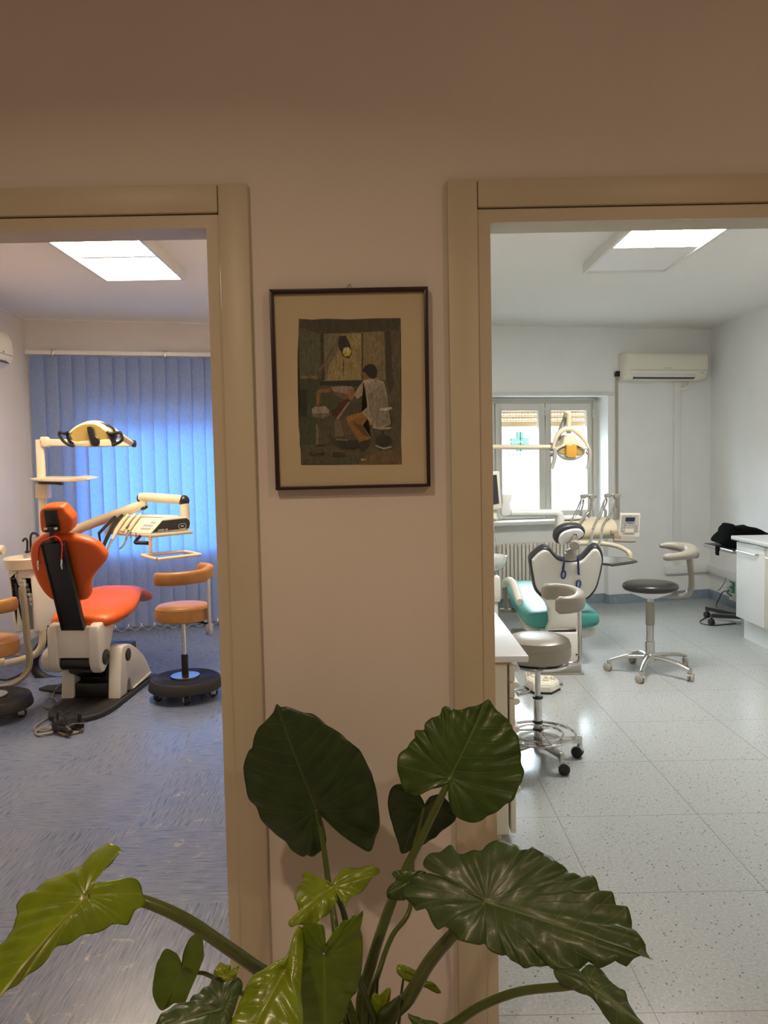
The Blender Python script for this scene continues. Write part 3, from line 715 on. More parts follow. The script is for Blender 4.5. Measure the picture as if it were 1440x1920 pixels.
for pts, blk in ((((305, 320), (255, 345), (185, 328), (168, 345), (185, 395), (235, 460), (310, 510), (390, 528)), ((310, 318), (262, 350), (272, 420), (300, 480), (400, 530), (345, 440))), (((880, 318), (960, 345), (1060, 328), (1090, 335), (1115, 420), (1090, 460), (1030, 495), (965, 522)), ((882, 318), (905, 338), (1000, 352), (1005, 400), (985, 440), (1005, 480), (962, 526), (945, 440)))):
    b = B(); b.tube([at(*p, ZL - .02) for p in l4(*pts)], .0105, 8, 4); b.slab([at(*p, ZL - .012) for p in l4(*blk)], (0, .05, 0), .005)
    obj('lamp_handle', b, M['black_plastic'], lampo, world=True)
# tray shelf on the pole
ZT = ZP - .14
b = B(); b.slab([at(*p, ZT) for p in z2((178, 450), (240, 446), (430, 448), (455, 440), (530, 447), (543, 456), (510, 466), (420, 470), (300, 468), (210, 462))], (0, .22, .012), .004)
obj('shelf_tray', b, M['plastic_ivory'], pole, world=True)
b = B(); b.slab([at(*p, ZT + .03) for p in z2((222, 469), (370, 472), (372, 490), (330, 486), (240, 484))], (0, .06, 0), .003); obj('shelf_bracket', b, M['black_plastic'], pole, world=True)
b = B(); b.slab([at(*p, ZP - .05) for p in z2((213, 483), (282, 484), (284, 572), (216, 570))], (0, .10, 0), .006); obj('pole_box', b, M['plastic_ivory'], pole, world=True)
# console arm
b = B(); b.tube([at(108, 1010, 5.78), at(140, 994, 5.79), at(268, 946, 5.82)], .036, 16, 3)
ca = obj('console_arm', b, M['plastic_ivory'], du, world=True)
b = B(); b.cyl(at(268, 953, 5.82), at(268, 935, 5.82), .031, None, 18); b.tube([at(263, 933, 5.82), at(275, 932, 5.81), at(342, 937, 5.74)], .034, 16, smooth=False)
obj('upper_arm', b, M['plastic_ivory'], ca, world=True)
for c_, r_, e_ in ((at(262.5, 934, 5.82), (.024, .032, .034), None), (at(345, 939, 5.74), (.040, .040, .042), None), (at(270, 952, 5.815), (.03, .03, .016), (0, R(-20), 0))):
    obj('joint_cap', B().ell(c_, r_, e_), M['black_plastic'], ca, world=True)
pj = at(346, 944, 5.74); b = B(); b.cyl((pj.x, pj.y, pj.z), (pj.x, pj.y, 1.15), .034, None, 18); obj('console_post', b, M['plastic_ivory'], ca, world=True)
# instrument console: a-axis along its dark side panel, b-axis along its instrument edge
CP = at(282, 1000.6, 5.35); CA = R(50); KM = Matrix.Translation(CP) @ Matrix.Rotation(CA, 4, 'Z')
def kb(name, b, m, parent, **k): return placed(name, b, m, KM, parent, None, **k)
sec = [(0, 0), (.095, .088), (.11, .094), (.20, .098), (.30, .098), (.325, .085), (.335, .055), (.328, .02), (.31, 0)]
b = B(); b.slab([(a, 0, z) for a, z in sec], (0, .58, 0), .006); con = kb('console', b, M['plastic_ivory'], du)
b = B(); b.slab([(.012, -.004, .006), (.098, -.004, .082), (.30, -.004, .086), (.322, -.004, .07), (.325, -.004, .04), (.31, -.004, .012)], (0, .008, 0), .002); kb('side_panel', b, M['black_plastic'], con)
b = B(); b.bb((-.005, -.012, -.028), (.345, .585, -.002), .008); kb('console_tray', b, M['plastic_ivory'], con)
b = B(); b.bb((.14, .10, .098), (.30, .5, .104), .004); kb('top_mat', b, M['plastic_cream'], con)
TM = KM @ Matrix.Rotation(PI / 2, 4, 'X')
text('printed_name', 'LINEA 90', .020, M['label_white'], con, KM @ Matrix.Translation(Vector((.095, -.0052, .017))) @ Matrix.Rotation(PI / 2, 4, 'X'), .0006, 'CENTER', True, .3)
b = B(); b.bb((.15, -.0056, .0105), (.30, -.004, .0115)); b.tube([(.235, -.0048, .018), (.285, -.0048, .018), (.285, -.0048, .048), (.235, -.0048, .048)], .0012, 6, 4, closed=True); kb('printed_badge', b, M['label_white'], con)
text('printed_badge_letters', 'RBC', .015, M['label_white'], con, KM @ Matrix.Translation(Vector((.26, -.0052, .033))) @ Matrix.Rotation(PI / 2, 4, 'X'), .0006, 'CENTER', True)
sl = math.atan2(.088, .095); SMx = Matrix.Translation(Vector((.0475, 0, .044))) @ Matrix.Rotation(-sl, 4, 'Y')
def slope(name, b, m):
    bmesh.ops.transform(b.bm, matrix=SMx, verts=b.bm.verts); return kb(name, b, m, con)
b = B(); b.bb((-.044, .035, .0), (.052, .165, .0018)); slope('key_panel', b, M['label_white'])
b = B()
for r_ in range(3):
    for c_ in range(6):
        if r_ == 2 and c_ > 2: continue
        b.bb((-.036 + r_ * .030, .042 + c_ * .0195, .0018), (-.016 + r_ * .030, .057 + c_ * .0195, .003), .001)
slope('keys', b, M['label_grey'])
b = B()
for k in range(5): b.bb((-.052, .205 + k * .075, -.004), (.05, .213 + k * .075, .006), .002)
slope('instrument_rests', b, M['plastic_cream'])
# instruments hanging over the sloping edge
def k0(a, bb_, z): return KM @ Vector((a, bb_, z))
inst = [(.55, 'black_plastic', [(.10, .10), (.03, .05), (-.075, -.02)], [(-.075, -.02), (-.065, -.10), (-.05, -.145)], .0125),
        (.475, 'black_plastic', [(.10, .10), (.01, .035), (-.095, -.115)], None, .0145),
        (.40, 'plastic_ivory', [(.10, .105), (.02, .04), (-.06, -.06)], [(-.06, -.06), (-.11, -.13), (-.15, -.185)], .014),
        (.325, 'plastic_ivory', [(.11, .11), (.04, .06), (-.02, -.005)], None, .0135),
        (.25, 'plastic_ivory', [(.11, .11), (.04, .06), (-.012, .005)], [(-.012, .0), (-.05, -.075), (-.07, -.098), (-.105, -.115)], .0135)]
for bp_, m_, hp, tip, r_ in inst:
    o = obj('handpiece', B().tube([k0(a, bp_ + a * .25, z + .008) for a, z in hp], [r_ * .7, r_, r_ * .85], 10, 4), M[m_], du, world=True)
    if tip:
        n_ = len(tip); o2 = obj('instrument_tip', B().tube([k0(a, bp_ + a * .25, z + .008) for a, z in tip], [r_ * .75] + [r_ * .5] * (n_ - 2) + [r_ * .38], 10, 4), M['black_plastic' if m_ == 'black_plastic' else 'chrome'], o, world=True)
    b = B(); b.cyl(k0(hp[1][0] - .03, bp_ + hp[1][0] * .25, hp[1][1] - .02), k0(hp[1][0] - .05, bp_ + hp[1][0] * .25, hp[1][1] - .036), r_ * 1.12, None, 12); obj('handpiece_collar', b, M['black_plastic'], o, world=True) if bp_ < .3 else b.bm.free()
    k_ = k0(.07, bp_ + .02, -.03)
b = B(); b.tube([at(*p, 5.42) for p in zz(180, 900, .14583, ((575, 715), (530, 760), (500, 800), (520, 812)))], .011, 10, 3); b.tube([at(*p, 5.42) for p in zz(180, 900, .14583, ((510, 806), (600, 808), (685, 814)))], .0135, 10, 3)
obj('console_handle', b, M['black_plastic'], du, world=True)
for x_, y_ in ((446, 690), (514, 695)):
    b = B(); q = at(180 + x_ * .14583, 900 + y_ * .14583, 5.42); b.tube([q + Vector((0, 0, .01)), q - Vector((0, 0, .02))], .004, 8); b.ell(q - Vector((0, 0, .024)), (.006, .006, .008), None, 8, 6)
    obj('hose_plug', b, M['key_blue'], con, world=True)
def k3(*p): return [at(*q, 5.36) for q in zz(180, 900, .14583, p)]
b = B(); q = k3((700, 715), (700, 968)); b.tube(q, .0125, 12, smooth=False); tp = obj('tray_post', b, M['plastic_ivory'], du, world=True)
fr = [hit(*p, q[1], (0, 0, 1)) for p in zz(180, 900, .14583, ((588, 970), (790, 1022), (1345, 958), (1140, 918)))]
b = B(); pp = []
for i in range(4):
    a_, b2, c_ = fr[i - 1], fr[i], fr[(i + 1) % 4]
    pp += [b2 + (a_ - b2).normalized() * .03, b2 + (a_ - b2).normalized() * .006 + (c_ - b2).normalized() * .006, b2 + (c_ - b2).normalized() * .03]
b.tube(pp, .0115, 10, 2, closed=True); obj('tray_ring', b, M['plastic_ivory'], tp, world=True)
# pipe that carries the assistant's holder, the loose hoses and the black conduit
pz = 5.68
b = B(); b.tube([at(*p, pz) for p in z3((262, 560), (262, 640), (255, 690), (225, 735), (150, 770), (40, 795), (0, 797), (-60, 800))], .026, 14, 4); pipe = obj('support_pipe', b, M['plastic_ivory'], du, world=True)
b = B(); b.ell(at(-2, 1239, 5.5), (.04, .03, .04)); b.bm.free() if False else obj('pipe_cap', b, M['plastic_ivory'], pipe, world=True)
for dx, dz in ((0, 0), (9, 3), (18, -2)):
    b = B(); b.tube([at(x_ * .30556 + dx * .35, 1000 + (y_ + dz) * .30556, 5.55 - dx * .004) for x_, y_ in ((125, 330), (140, 450), (150, 560), (160, 680), (172, 780), (150, 860), (85, 915), (20, 937), (-60, 945))], .0125 if dx else .014, 10, 4)
    obj('suction_hose', b, M['hose_taupe'], du, world=True)
b = B(); b.tube([at(*p, 5.57) for p in z3((95, 320), (112, 420), (135, 520), (165, 600), (185, 690), (190, 780), (150, 850), (60, 895), (0, 898), (-60, 890))], .008, 8, 4); obj('supply_hose', b, M['black_plastic'], du, world=True)
b = B(); b.tube([at(*p, 5.72) for p in z3((300, 560), (275, 660), (230, 720), (208, 790), (225, 850), (280, 890), (360, 905), (450, 895))], .034, 14, 4); obj('floor_conduit', b, M['black_rubber'], du, world=True)
b = B(); b.tube([at(*p, 6.2) for p in z3((70, 738), (160, 760), (290, 800), (330, 808))], .014, 10, 3); obj('wall_pipe', b, M['key_grey'], du, world=True)
b = B(); b.tube([at(-14, 1031, 5.5), at(0, 1031, 5.5), at(7.5, 1031.5, 5.5)], [.033, .035, .030], 16, 3); obj('holder_arm', b, M['plastic_ivory'], du, world=True)

# ---------------------------------------------------------------- tan stools
def tan_stool(label, loc, seat_z, rz, tilt=0.0):
    t = thing('dentist_stool', label, 'stool', loc, rz, 'tan stools of the left room')
    b = B(); b.lathe([(.0, .060), (.228, .060), (.240, .068), (.240, .085), (.228, .128), (.222, .134), (.0, .134)], (0, 0, 0), (0, 0, 1), 48)
    base = obj('base', b, M['black_rubber'], t)
    b = B()
    for r_ in (.125, .145, .165, .185, .205): b.lathe([(r_ - .006, .132), (r_ - .004, .1385), (r_ + .004, .1385), (r_ + .006, .132)], (0, 0, 0), (0, 0, 1), 40)
    obj('tread_rings', b, M['black_rubber'], base)
    obj('centre_disc', B().lathe([(0, .133), (.094, .133), (.096, .138), (.094, .147), (0, .149)], (0, 0, 0), (0, 0, 1), 36), M['steel'], base)
    for k in range(5):
        a_ = R(-128 + 72 * k); c_ = Vector((math.cos(a_) * .185, math.sin(a_) * .185, 0))
        w_ = thing('caster', None, None, c_, a_ + .5); w_.parent = t
        b = B(); b.lathe([(0, -.016), (.024, -.016), (.029, -.012), (.029, .012), (.024, .016), (0, .016)], (0, 0, .030), (0, 1, 0), 18); b.cyl((0, 0, .055), (0, 0, .066), .01, None, 10)
        obj('caster_wheel', b, M['black_rubber'], w_)
        b = B(); b.box((-.004, -.020, .036), (.036, .005, .036), None, .004); b.box((-.004, .020, .036), (.036, .005, .036), None, .004); b.box((0, 0, .062), (.03, .04, .006)); obj('caster_fork', b, M['steel'], w_)
    obj('gas_sleeve', B().cyl((0, 0, .146), (0, 0, .285 + (seat_z - .62) * .5), .0225, None, 20, .003), M['black_plastic'], t)
    b = B(); b.cyl((0, 0, .2), (0, 0, seat_z - .10), .0135, None, 18); obj('gas_piston', b, M['chrome'], t)
    b = B(); b.lathe([(0, -.102), (.165, -.102), (.178, -.094), (.180, -.08), (.177, -.03), (.172, -.012), (.160, -.002), (.10, .006), (0, .009)], (0, 0, seat_z), (0, 0, 1), 44)
    b.lathe([(.1745, -.022), (.1772, -.019), (.1745, -.016)], (0, 0, seat_z), (0, 0, 1), 44)
    obj('seat', b, M['tan'], t)
    # curved arm rest on a flat steel post at +x
    b = B(); rr = []
    n = 26
    for k in range(n):
        f = k / (n - 1); a_ = R(-122 + 212 * f); rad = .185
        h = .043; w_ = .026; cap = min(1.0, min(f, 1 - f) * 12 + .35)
        zc_ = seat_z + .215 - .028 * (1 - f) * (1 if f < .6 else .4)
        c_ = Vector((math.cos(a_) * rad, math.sin(a_) * rad, zc_)); d_ = Vector((math.cos(a_), math.sin(a_), 0))
        rr.append(se_ring(c_, d_, (0, 0, 1), w_ * cap, h * min(1, cap + .15), 3.2, 20))
    b.rings(rr); obj('arm_rest', b, M['tan'], t)
    post = B(); post.box((.203, 0, seat_z + .045), (.009, .036, .36), None, .002); post.box((.200, 0, seat_z - .155), (.034, .044, .075), None, .004)
    po = obj('arm_post', post, M['steel'], t)
    b = B(); b.tube([(.02, 0, seat_z - .105), (.12, .0, seat_z - .112), (.2, 0, seat_z - .125)], .008, 8, 3); obj('adjusting_lever', b, M['black_plastic'], t)
    return t
tan_stool('whole tan stool with curved armrest, near the door frame', (-1.345, 5.15, 0), .622, R(-20))
tan_stool('tan stool cut off by the left edge of the photo', (-2.455, 4.78, 0), .50, R(272))

# ---------------------------------------------------------------- foot pedal with its cable
fp = thing('foot_pedal', 'black and beige foot pedal with coiled grey cable on the blue floor', 'foot pedal', (-1.87, 4.47, 0))
def fz(z, *p): return [hit(*q, (0, 0, z), (0, 0, 1)) for q in zz(0, 1100, .15625, p)]
b = B(); b.slab(fz(.002, (680, 1750), (770, 1800), (940, 1765), (1010, 1710), (990, 1690), (860, 1700), (760, 1720)), (0, 0, .014), .004); obj('pedal_plate', b, M['hose_taupe'], fp, world=True)
b = B(); b.slab(fz(.03, (630, 1650), (700, 1610), (850, 1640), (960, 1630), (1015, 1665), (1010, 1700), (900, 1700), (780, 1745), (700, 1730)), (0, 0, .03), .008)
q = fz(.04, (640, 1690))[0]; b.box(q + Vector((.03, 0, .01)), (.10, .02, .055), (0, R(-20), R(-30)), .004); b.cyl(fz(.05, (790, 1690))[0], fz(.03, (850, 1750))[0], .017, None, 14, .003); b.cyl(fz(.05, (960, 1640))[0], fz(.05, (960, 1640))[0] + Vector((0, 0, .06)), .012, None, 12)
b.bb(tuple(fz(.0, (720, 1700))[0] + Vector((-.02, 0, .012))), tuple(fz(.0, (900, 1680))[0] + Vector((0, .03, .035))), .003)
obj('pedal_body', b, M['black_plastic'], fp, world=True)
h0 = fz(.05, (695, 1640))[0]; h1 = fz(.05, (790, 1690))[0]
b = B(); b.tube([h0, h0 + Vector((0, 0, .05)), (h0 * .75 + h1 * .25) + Vector((0, 0, .075)), (h0 * .25 + h1 * .75) + Vector((0, 0, .07)), h1 + Vector((0, 0, .045)), h1], .006, 8, 4); obj('carry_handle', b, M['black_plastic'], fp, world=True)
cab_ = fz(.007, (830, 1195), (720, 1225), (645, 1280), (635, 1340), (690, 1385), (680, 1440), (600, 1458), (535, 1440), (530, 1400), (590, 1355), (660, 1360), (690, 1410), (650, 1500), (580, 1570), (470, 1640), (410, 1695), (430, 1725), (560, 1720), (640, 1700), (580, 1695), (470, 1720), (425, 1755), (480, 1790), (600, 1760), (660, 1740), (600, 1770), (500, 1785), (430, 1765), (440, 1735), (560, 1745), (690, 1720))
for i, p in enumerate(cab_): p.z = .007 + (.026 if i < 2 else 0) + (.008 if 8 < i < 12 else 0) + (.004 * (i % 3) if i > 16 else 0) + (.03 if i == len(cab_) - 1 else 0)
obj('pedal_cable', B().tube(cab_, .0058, 8, 5), M['hose_grey'], fp, world=True)
# ================================================================ right room
def z7(*p): return zz(900, 960, .27083, p)
def zg(*p): return zz(920, 1080, .13889, p)
def z5(*p): return zz(920, 860, .13542, p)
def z8(*p): return zz(1040, 900, .125, p)
def z6(*p): return zz(920, 740, .14583, p)
def rmb(name, b, m, parent, **k): return placed(name, b, m, RM, parent, None, **k)

# air conditioner, its pipe, the shutter strap
u0, u1 = ru(2.473), ru(3.372)
ac = thing('air_conditioner', 'cream wall air conditioner up beside the window, in the teal chair room', 'air conditioner', RM @ Vector(((u0 + u1) / 2, 0, 2.33)), RA)
prof = cr([(0, 2.612), (-.14, 2.612), (-.185, 2.585), (-.195, 2.50), (-.185, 2.42), (-.13, 2.345), (0, 2.335)], 4)
b = B(); b.slab([(u0, y, z) for y, z in prof], (u1 - u0, 0, 0), .014); rmb('casing', b, M['plastic_cream'], ac)
b = B(); b.box(((u0 + u1) / 2 - .03, -.172, 2.392), (.72, .012, .075), (R(-38), 0, 0), .006); rmb('louvre', b, M['plastic_white'], ac)
b = B(); b.box(((u0 + u1) / 2 - .03, -.148, 2.357), (.70, .03, .008), (R(-20), 0, 0)); rmb('air_slot', b, M['black_plastic'], ac)
b = B(); b.bb((u0 + .02, -.196, 2.432), (u1 - .02, -.186, 2.436)); b.bb((u0 + .40, -.1968, 2.452), (u0 + .50, -.19, 2.456)); b.bb((u1 - .09, -.187, 2.405), (u1 - .05, -.178, 2.41)); rmb('panel_seam', b, M['key_grey'], ac)
pu = ru(3.20); b = B(); b.tube([(pu + .06, -.05, 2.34), (pu + .05, -.05, 2.30), (pu + .01, -.045, 2.265), (pu - .05, -.03, 2.26)], .017, 10, 4); rmb('drain_pipe', b, M['plastic_cream'], ac)
su = ru(2.447)
st_ = thing('shutter_strap', 'beige roller shutter strap hanging beside the window with its winder box', 'shutter strap', RM @ Vector((su, -.01, .9)), RA)
b = B(); b.bb((su - .014, -.014, 1.0), (su + .014, -.008, 2.41)); rmb('strap', b, M['strap'], st_)
b = B(); b.bb((su - .024, -.03, 2.385), (su + .024, 0, 2.44), .004); rmb('strap_guide', b, M['black_plastic'], st_)
b = B(); b.bb((su - .03, -.02, .90), (su + .03, 0, 1.13), .006); b.bb((su - .014, -.03, 1.02), (su + .014, -.018, 1.10), .004); rmb('winder_box', b, M['strap'], st_)

# radiator in the niche
RY = .022
ra0, ra1 = wl(934, 1040, RY).x, wl(1092, 1040, RY).x
rad = thing('radiator', 'ivory column radiator in the niche under the window', 'radiator', RM @ Vector(((ra0 + ra1) / 2, RY, .12)), RA)
n_ = 22; sp_ = (ra1 - ra0) / n_
for i in range(n_):
    x = ra0 + (i + .5) * sp_; b = B()
    b.box((x, RY, .40), (sp_ * .80, .020, .56), None, .006); b.box((x, RY + .06, .40), (sp_ * .80, .020, .56), None, .006)
    b.box((x, RY + .03, .655), (sp_ * .86, .085, .045), None, .012); b.box((x, RY + .03, .145), (sp_ * .86, .085, .045), None, .012)
    rmb('radiator_section', b, M['radiator'], rad)
b = B(); b.cyl((ra0, RY + .03, .655), (ra1, RY + .03, .655), .016, None, 12); b.cyl((ra0, RY + .03, .145), (ra1, RY + .03, .145), .016, None, 12); rmb('header_pipe', b, M['radiator'], rad)
b = B()
for x in (ra0 + .1, ra1 - .1): b.bb((x - .01, RY + .05, .60), (x + .01, PD, .63))
rmb('wall_bracket', b, M['radiator'], rad)
for x in (ra0 + .1, ra1 - .1): pass

# ---------------------------------------------------------------- teal dental chair
tc_ = thing('dental_chair', 'teal dental chair with white shell back and charcoal rim in front of the window', 'dental chair', (1.30, 5.85, 0))
Pt = Vector((1.30, 5.60, .70)); nt_ = Vector((0, 1, .34)).normalized()
rim = z7((341, 345), (352, 318), (385, 285), (420, 258), (455, 249), (490, 262), (520, 298), (555, 328), (600, 336), (650, 334), (705, 322), (745, 280), (780, 245), (815, 240), (842, 262), (858, 318), (850, 390), (832, 470), (806, 548), (745, 612), (640, 640), (530, 645), (465, 636), (420, 595), (378, 545), (362, 470), (350, 400))
b = B(); b.slab(cr([hit(*p, Pt, nt_) for p in rim], 3, True), nt_ * .085, .022, 4); obj('backrest', b, M['dark_rim'], tc_, world=True, ang=60)
shell = z7((362, 350), (372, 328), (402, 297), (432, 276), (458, 272), (485, 285), (510, 315), (545, 345), (600, 358), (660, 356), (712, 342), (755, 300), (785, 268), (812, 264), (832, 285), (846, 335), (838, 390), (822, 460), (796, 535), (735, 600), (640, 625), (540, 632), (480, 622), (430, 575), (392, 525), (378, 460))
b = B(); b.slab(cr([hit(*p, Pt - nt_ * .022, nt_) for p in shell], 3, True), nt_ * .05, .016, 4); obj('back_shell', b, M['unit_white'], tc_, world=True, ang=60)
col_ = zg((700, 300), (770, 385), (806, 470), (803, 640), (768, 722), (1185, 736), (1215, 480), (1290, 300))
b = B(); b.slab([hit(*p, Vector((1.3, 5.585, .5)), Vector((0, 1, .10)).normalized()) for p in col_], (0, .14, 0), .016); obj('back_column', b, M['unit_white'], tc_, world=True)
b = B(); b.slab([hit(*p, Vector((1.3, 5.56, .2)), Vector((0, 1, 0))) for p in zg((768, 762), (1185, 762), (1215, 1170), (766, 1170))], (0, .5, 0), .015); b.slab([hit(*p, Vector((1.3, 5.60, .2)), Vector((0, 1, 0))) for p in zg((770, 715), (1180, 720), (1180, 775), (770, 775))], (0, .2, 0), .004)
lb = obj('lift_column', b, M['unit_white'], tc_, world=True)
b = B(); b.slab([hit(*p, Vector((1.3, 5.575, .2)), Vector((0, 1, 0))) for p in zg((780, 742), (1162, 726), (1150, 750), (880, 756))], (0, .03, 0), .002)
obj('shadow_gap', b, M['black_plastic'], lb, world=True)
b = B(); b.slab([hit(*p, Vector((1.3, 5.555, .2)), Vector((0, 1, 0))) for p in zg((1145, 1052), (1178, 1052), (1165, 1080))], (0, .03, 0), 0)
obj('shadow_notch', b, M['black_plastic'], lb, world=True)
b = B(); b.bb((1.08, 5.50, .001), (1.385, 6.75, .075), .012); b.bb((1.06, 5.49, .0), (1.40, 6.78, .012)); obj('floor_base', b, M['grey_taupe'], tc_, world=True)
rr = [se_ring((1.305, y, (a_ + b2) / 2), (1, 0, 0), (0, 0, 1), hw, (a_ - b2) / 2, e) for y, hw, a_, b2, e in
      [(5.672, .17, .385, .325, 2.6), (5.68, .235, .405, .300, 3), (5.70, .262, .416, .288, 3.2), (5.76, .276, .422, .286, 3.2), (5.95, .282, .430, .295, 3.2), (6.2, .284, .440, .305, 3.2), (6.45, .278, .452, .325, 3.2), (6.62, .262, .462, .345, 3.0), (6.9, .235, .452, .35, 3.0), (7.15, .20, .43, .35, 3.0), (7.2, .15, .415, .36, 3.0)]]
obj('seat', B().rings(rr), M['teal'], tc_, world=True, ang=70)
rr = [se_ring((1.325, y, z), (1, 0, 0), (0, 0, 1), hw, hz, 2.6) for y, hw, z, hz in [(5.80, .20, .235, .03), (5.82, .25, .240, .055), (6.0, .265, .245, .065), (6.5, .255, .28, .055), (6.8, .2, .32, .03)]]
obj('seat_shell', B().rings(rr), M['unit_white'], tc_, world=True, ang=70)
ap = [(at(*zg((175, 150))[0], 6.30), .022), (at(*zg((195, 90))[0], 6.29), .028), (at(*zg((245, 62))[0], 6.24), .030), (at(*zg((300, 105))[0], 6.16), .031), (at(*zg((350, 220))[0], 6.03), .031), (at(*zg((395, 355))[0], 5.88), .028)]
b = B(); b.tube([p for p, _ in ap], [r_ for _, r_ in ap], 14, 5); am_ = obj('arm_rest', b, M['plastic_cream'], tc_, world=True)
b = B(); b.tube([at(*p, 6.30) for p in zg((190, 120), (200, 250), (215, 465))], [.020, .024, .026], 12, 3, flat=.8); b.box(at(*zg((240, 462))[0], 6.30), (.14, .06, .03), None, .006); obj('arm_post', b, M['grey_taupe'], am_, world=True)
# headrest
Ph2 = at(*zz(1040, 900, .125, ((270, 840),))[0], 5.42); nh2 = Vector((-.18, 1, .42)).normalized()
def ring_h(*p): return cr([hit(*q, Ph2, nh2) for q in z8(*p)], 3, True)
b = B(); b.slab(ring_h((8, 880), (30, 800), (90, 740), (180, 700), (270, 686), (370, 690), (440, 718), (472, 780), (455, 850), (420, 890), (330, 930), (230, 955), (130, 978), (50, 965), (15, 930)), nh2 * .07, .022, 4); hr2 = obj('headrest', b, M['dark_rim'], tc_, world=True, ang=60)
def ring_h2(*p): return cr([hit(*q, Ph2 - nh2 * .018, nh2) for q in z8(*p)], 3, True)
b = B(); b.slab(ring_h2((68, 915), (85, 850), (140, 795), (220, 762), (310, 745), (390, 750), (432, 785), (440, 825), (410, 862), (330, 910), (240, 935), (165, 955), (140, 980), (85, 968)), nh2 * .03, .012, 3); obj('headrest_shell', b, M['plastic_white'], hr2, world=True, ang=60)
b = B(); b.slab([hit(*p, Ph2 - nh2 * .022, nh2) for p in z8((280, 815), (335, 818), (335, 845), (290, 842))], nh2 * .008, .001); b2 = obj('headrest_slot', b, M['black_plastic'], hr2, world=True)
c8 = at(*z8((302, 985))[0], 5.36)
b = B(); b.cyl(c8 + Vector((-.005, -.016, 0)), c8 + Vector((0.01, .05, 0.01)), .033, None, 26, .004)
b.tube([at(*p, 5.395) for p in z8((320, 835), (295, 880), (290, 930))], .014, 10, 3, flat=1.2); b.slab([at(*p, 5.44) for p in z8((190, 1060), (240, 1040), (300, 1040), (330, 1010), (330, 1200), (172, 1205), (175, 1110), (190, 1100))], (0, .06, 0), .005)
obj('headrest_bracket', b, M['grey_taupe'], hr2, world=True)

# bib cord of the teal chair
bb2 = thing('bib_cord', 'navy coiled bib cord with two clips hanging down the teal chair back', 'bib cord', hit(1100, 1050, Pt - nt_ * .05, nt_))
def coil(p, q, turns, rad):
    d = q - p; out = []
    for k in range(turns * 8 + 1):
        t = k / (turns * 8); a_ = 2 * PI * t * turns; out.append(p + d * t + Vector((math.cos(a_) * rad, math.sin(a_) * rad, 0)))
    return out
Pc = Pt - nt_ * .034
for s0, s1, cl in (((148, 1150), (125, 1375), ((110, 1380), (160, 1375), (165, 1430), (120, 1440))), ((350, 1170), (362, 1425), None)):
    p_, q_ = [hit(*w, Pc, nt_) for w in z8(s0, s1)]
    obj('coil', B().tube(coil(p_, q_, 16, .0065), .0030, 6, smooth=False), M['blue_cord'], bb2, world=True)
for p_ in (hit(*zz(900, 960, .27083, ((578, 432),))[0], Pc, nt_), hit(*zz(900, 960, .27083, ((682, 497),))[0], Pc, nt_)):
    b = B(); b.tube([p_ + Vector((x, 0, z)) for x, z in ((-.008, .018), (.010, .022), (.014, -.005), (.004, -.028), (-.012, -.024), (-.014, 0))], .006, 8, 3, closed=True); obj('clip', b, M['blue_cord'], bb2, world=True)

# ---------------------------------------------------------------- dental unit of the right room
ru_ = thing('dental_unit', 'white dental unit by the window with lamp, monitor, basin and four instrument whips', 'dental unit', (.80, 6.35, 0))
b = B(); b.bb((.45, 5.98, .44), (.888, 6.42, .64), .02); b.bb((.45, 6.0, .0), (.87, 6.4, .46), .02); b.cyl((.84, 6.15, .62), (.84, 6.15, .69), .045, None, 20)
obj('unit_body', b, M['unit_white'], ru_, world=True)
b = B(); b.slab([(.86, 5.86, .0), (1.03, 5.86, .0), (.99, 5.86, .12), (.88, 5.86, .30)], (0, .75, .0), .015); obj('floor_box', b, M['plastic_white'], ru_, world=True)
rimz = hit(954, 1041, (.955, 6.1, 0), (0, 1, 0)).z
b = B(); b.lathe([(0, -.118), (.05, -.115), (.09, -.088), (.112, -.045), (.118, 0), (.112, .002), (.103, -.035), (.07, -.075), (0, -.095)], (.838, 6.1, rimz), (0, 0, 1), 40); obj('bowl', b, M['ceramic'], ru_, world=True)
ZM = 6.15
b = B(); b.slab([at(*p, ZM) for p in z5((-260, 195), (112, 172), (122, 180), (154, 680), (146, 690), (-230, 750))], (-.02, .045, 0), .006); mo = obj('monitor', b, M['plastic_cream'], ru_, world=True)
b = B(); b.slab([at(*p, ZM - .003) for p in z5((-230, 245), (84, 222), (118, 622), (-205, 680))], (0, .006, 0), 0); obj('monitor_screen', b, M['screen'], mo, world=True)
b = B(); b.slab([at(*p, ZM + .03) for p in z5((20, 690), (85, 690), (90, 870), (20, 870))], (0, .04, 0), .006); b.box(at(*z5((40, 825))[0], ZM + .01), (.06, .05, .012), None, .003); obj('monitor_stand', b, M['plastic_cream'], mo, world=True)
b = B(); b.tube([at(*p, ZM) for p in z5((30, 780), (45, 1000), (75, 1150), (105, 1290))], .004, 6, 4); obj('monitor_cable', b, M['key_grey'], ru_, world=True)
ZA = 6.30
b = B(); b.slab(cr([at(*p, ZA - .04) for p in z5((160, 500), (220, 492), (285, 490), (296, 510), (294, 560), (275, 600), (272, 640), (288, 690), (300, 740), (260, 790), (190, 795), (150, 770), (152, 680), (165, 600), (158, 540))], 2, True), (0, .075, 0), .012); obj('arm_joint', b, M['plastic_white'], ru_, world=True, ang=60)
b = B(); b.tube([at(*p, ZA) for p in z5((215, 755), (500, 752), (845, 750))], .0285, 16, smooth=False); b.tube([at(*p, ZA) for p in z5((840, 750), (900, 748), (945, 770), (962, 820), (962, 990))], [.029, .032, .033, .032, .031], 16, 5); obj('console_arm', b, M['plastic_white'], ru_, world=True)
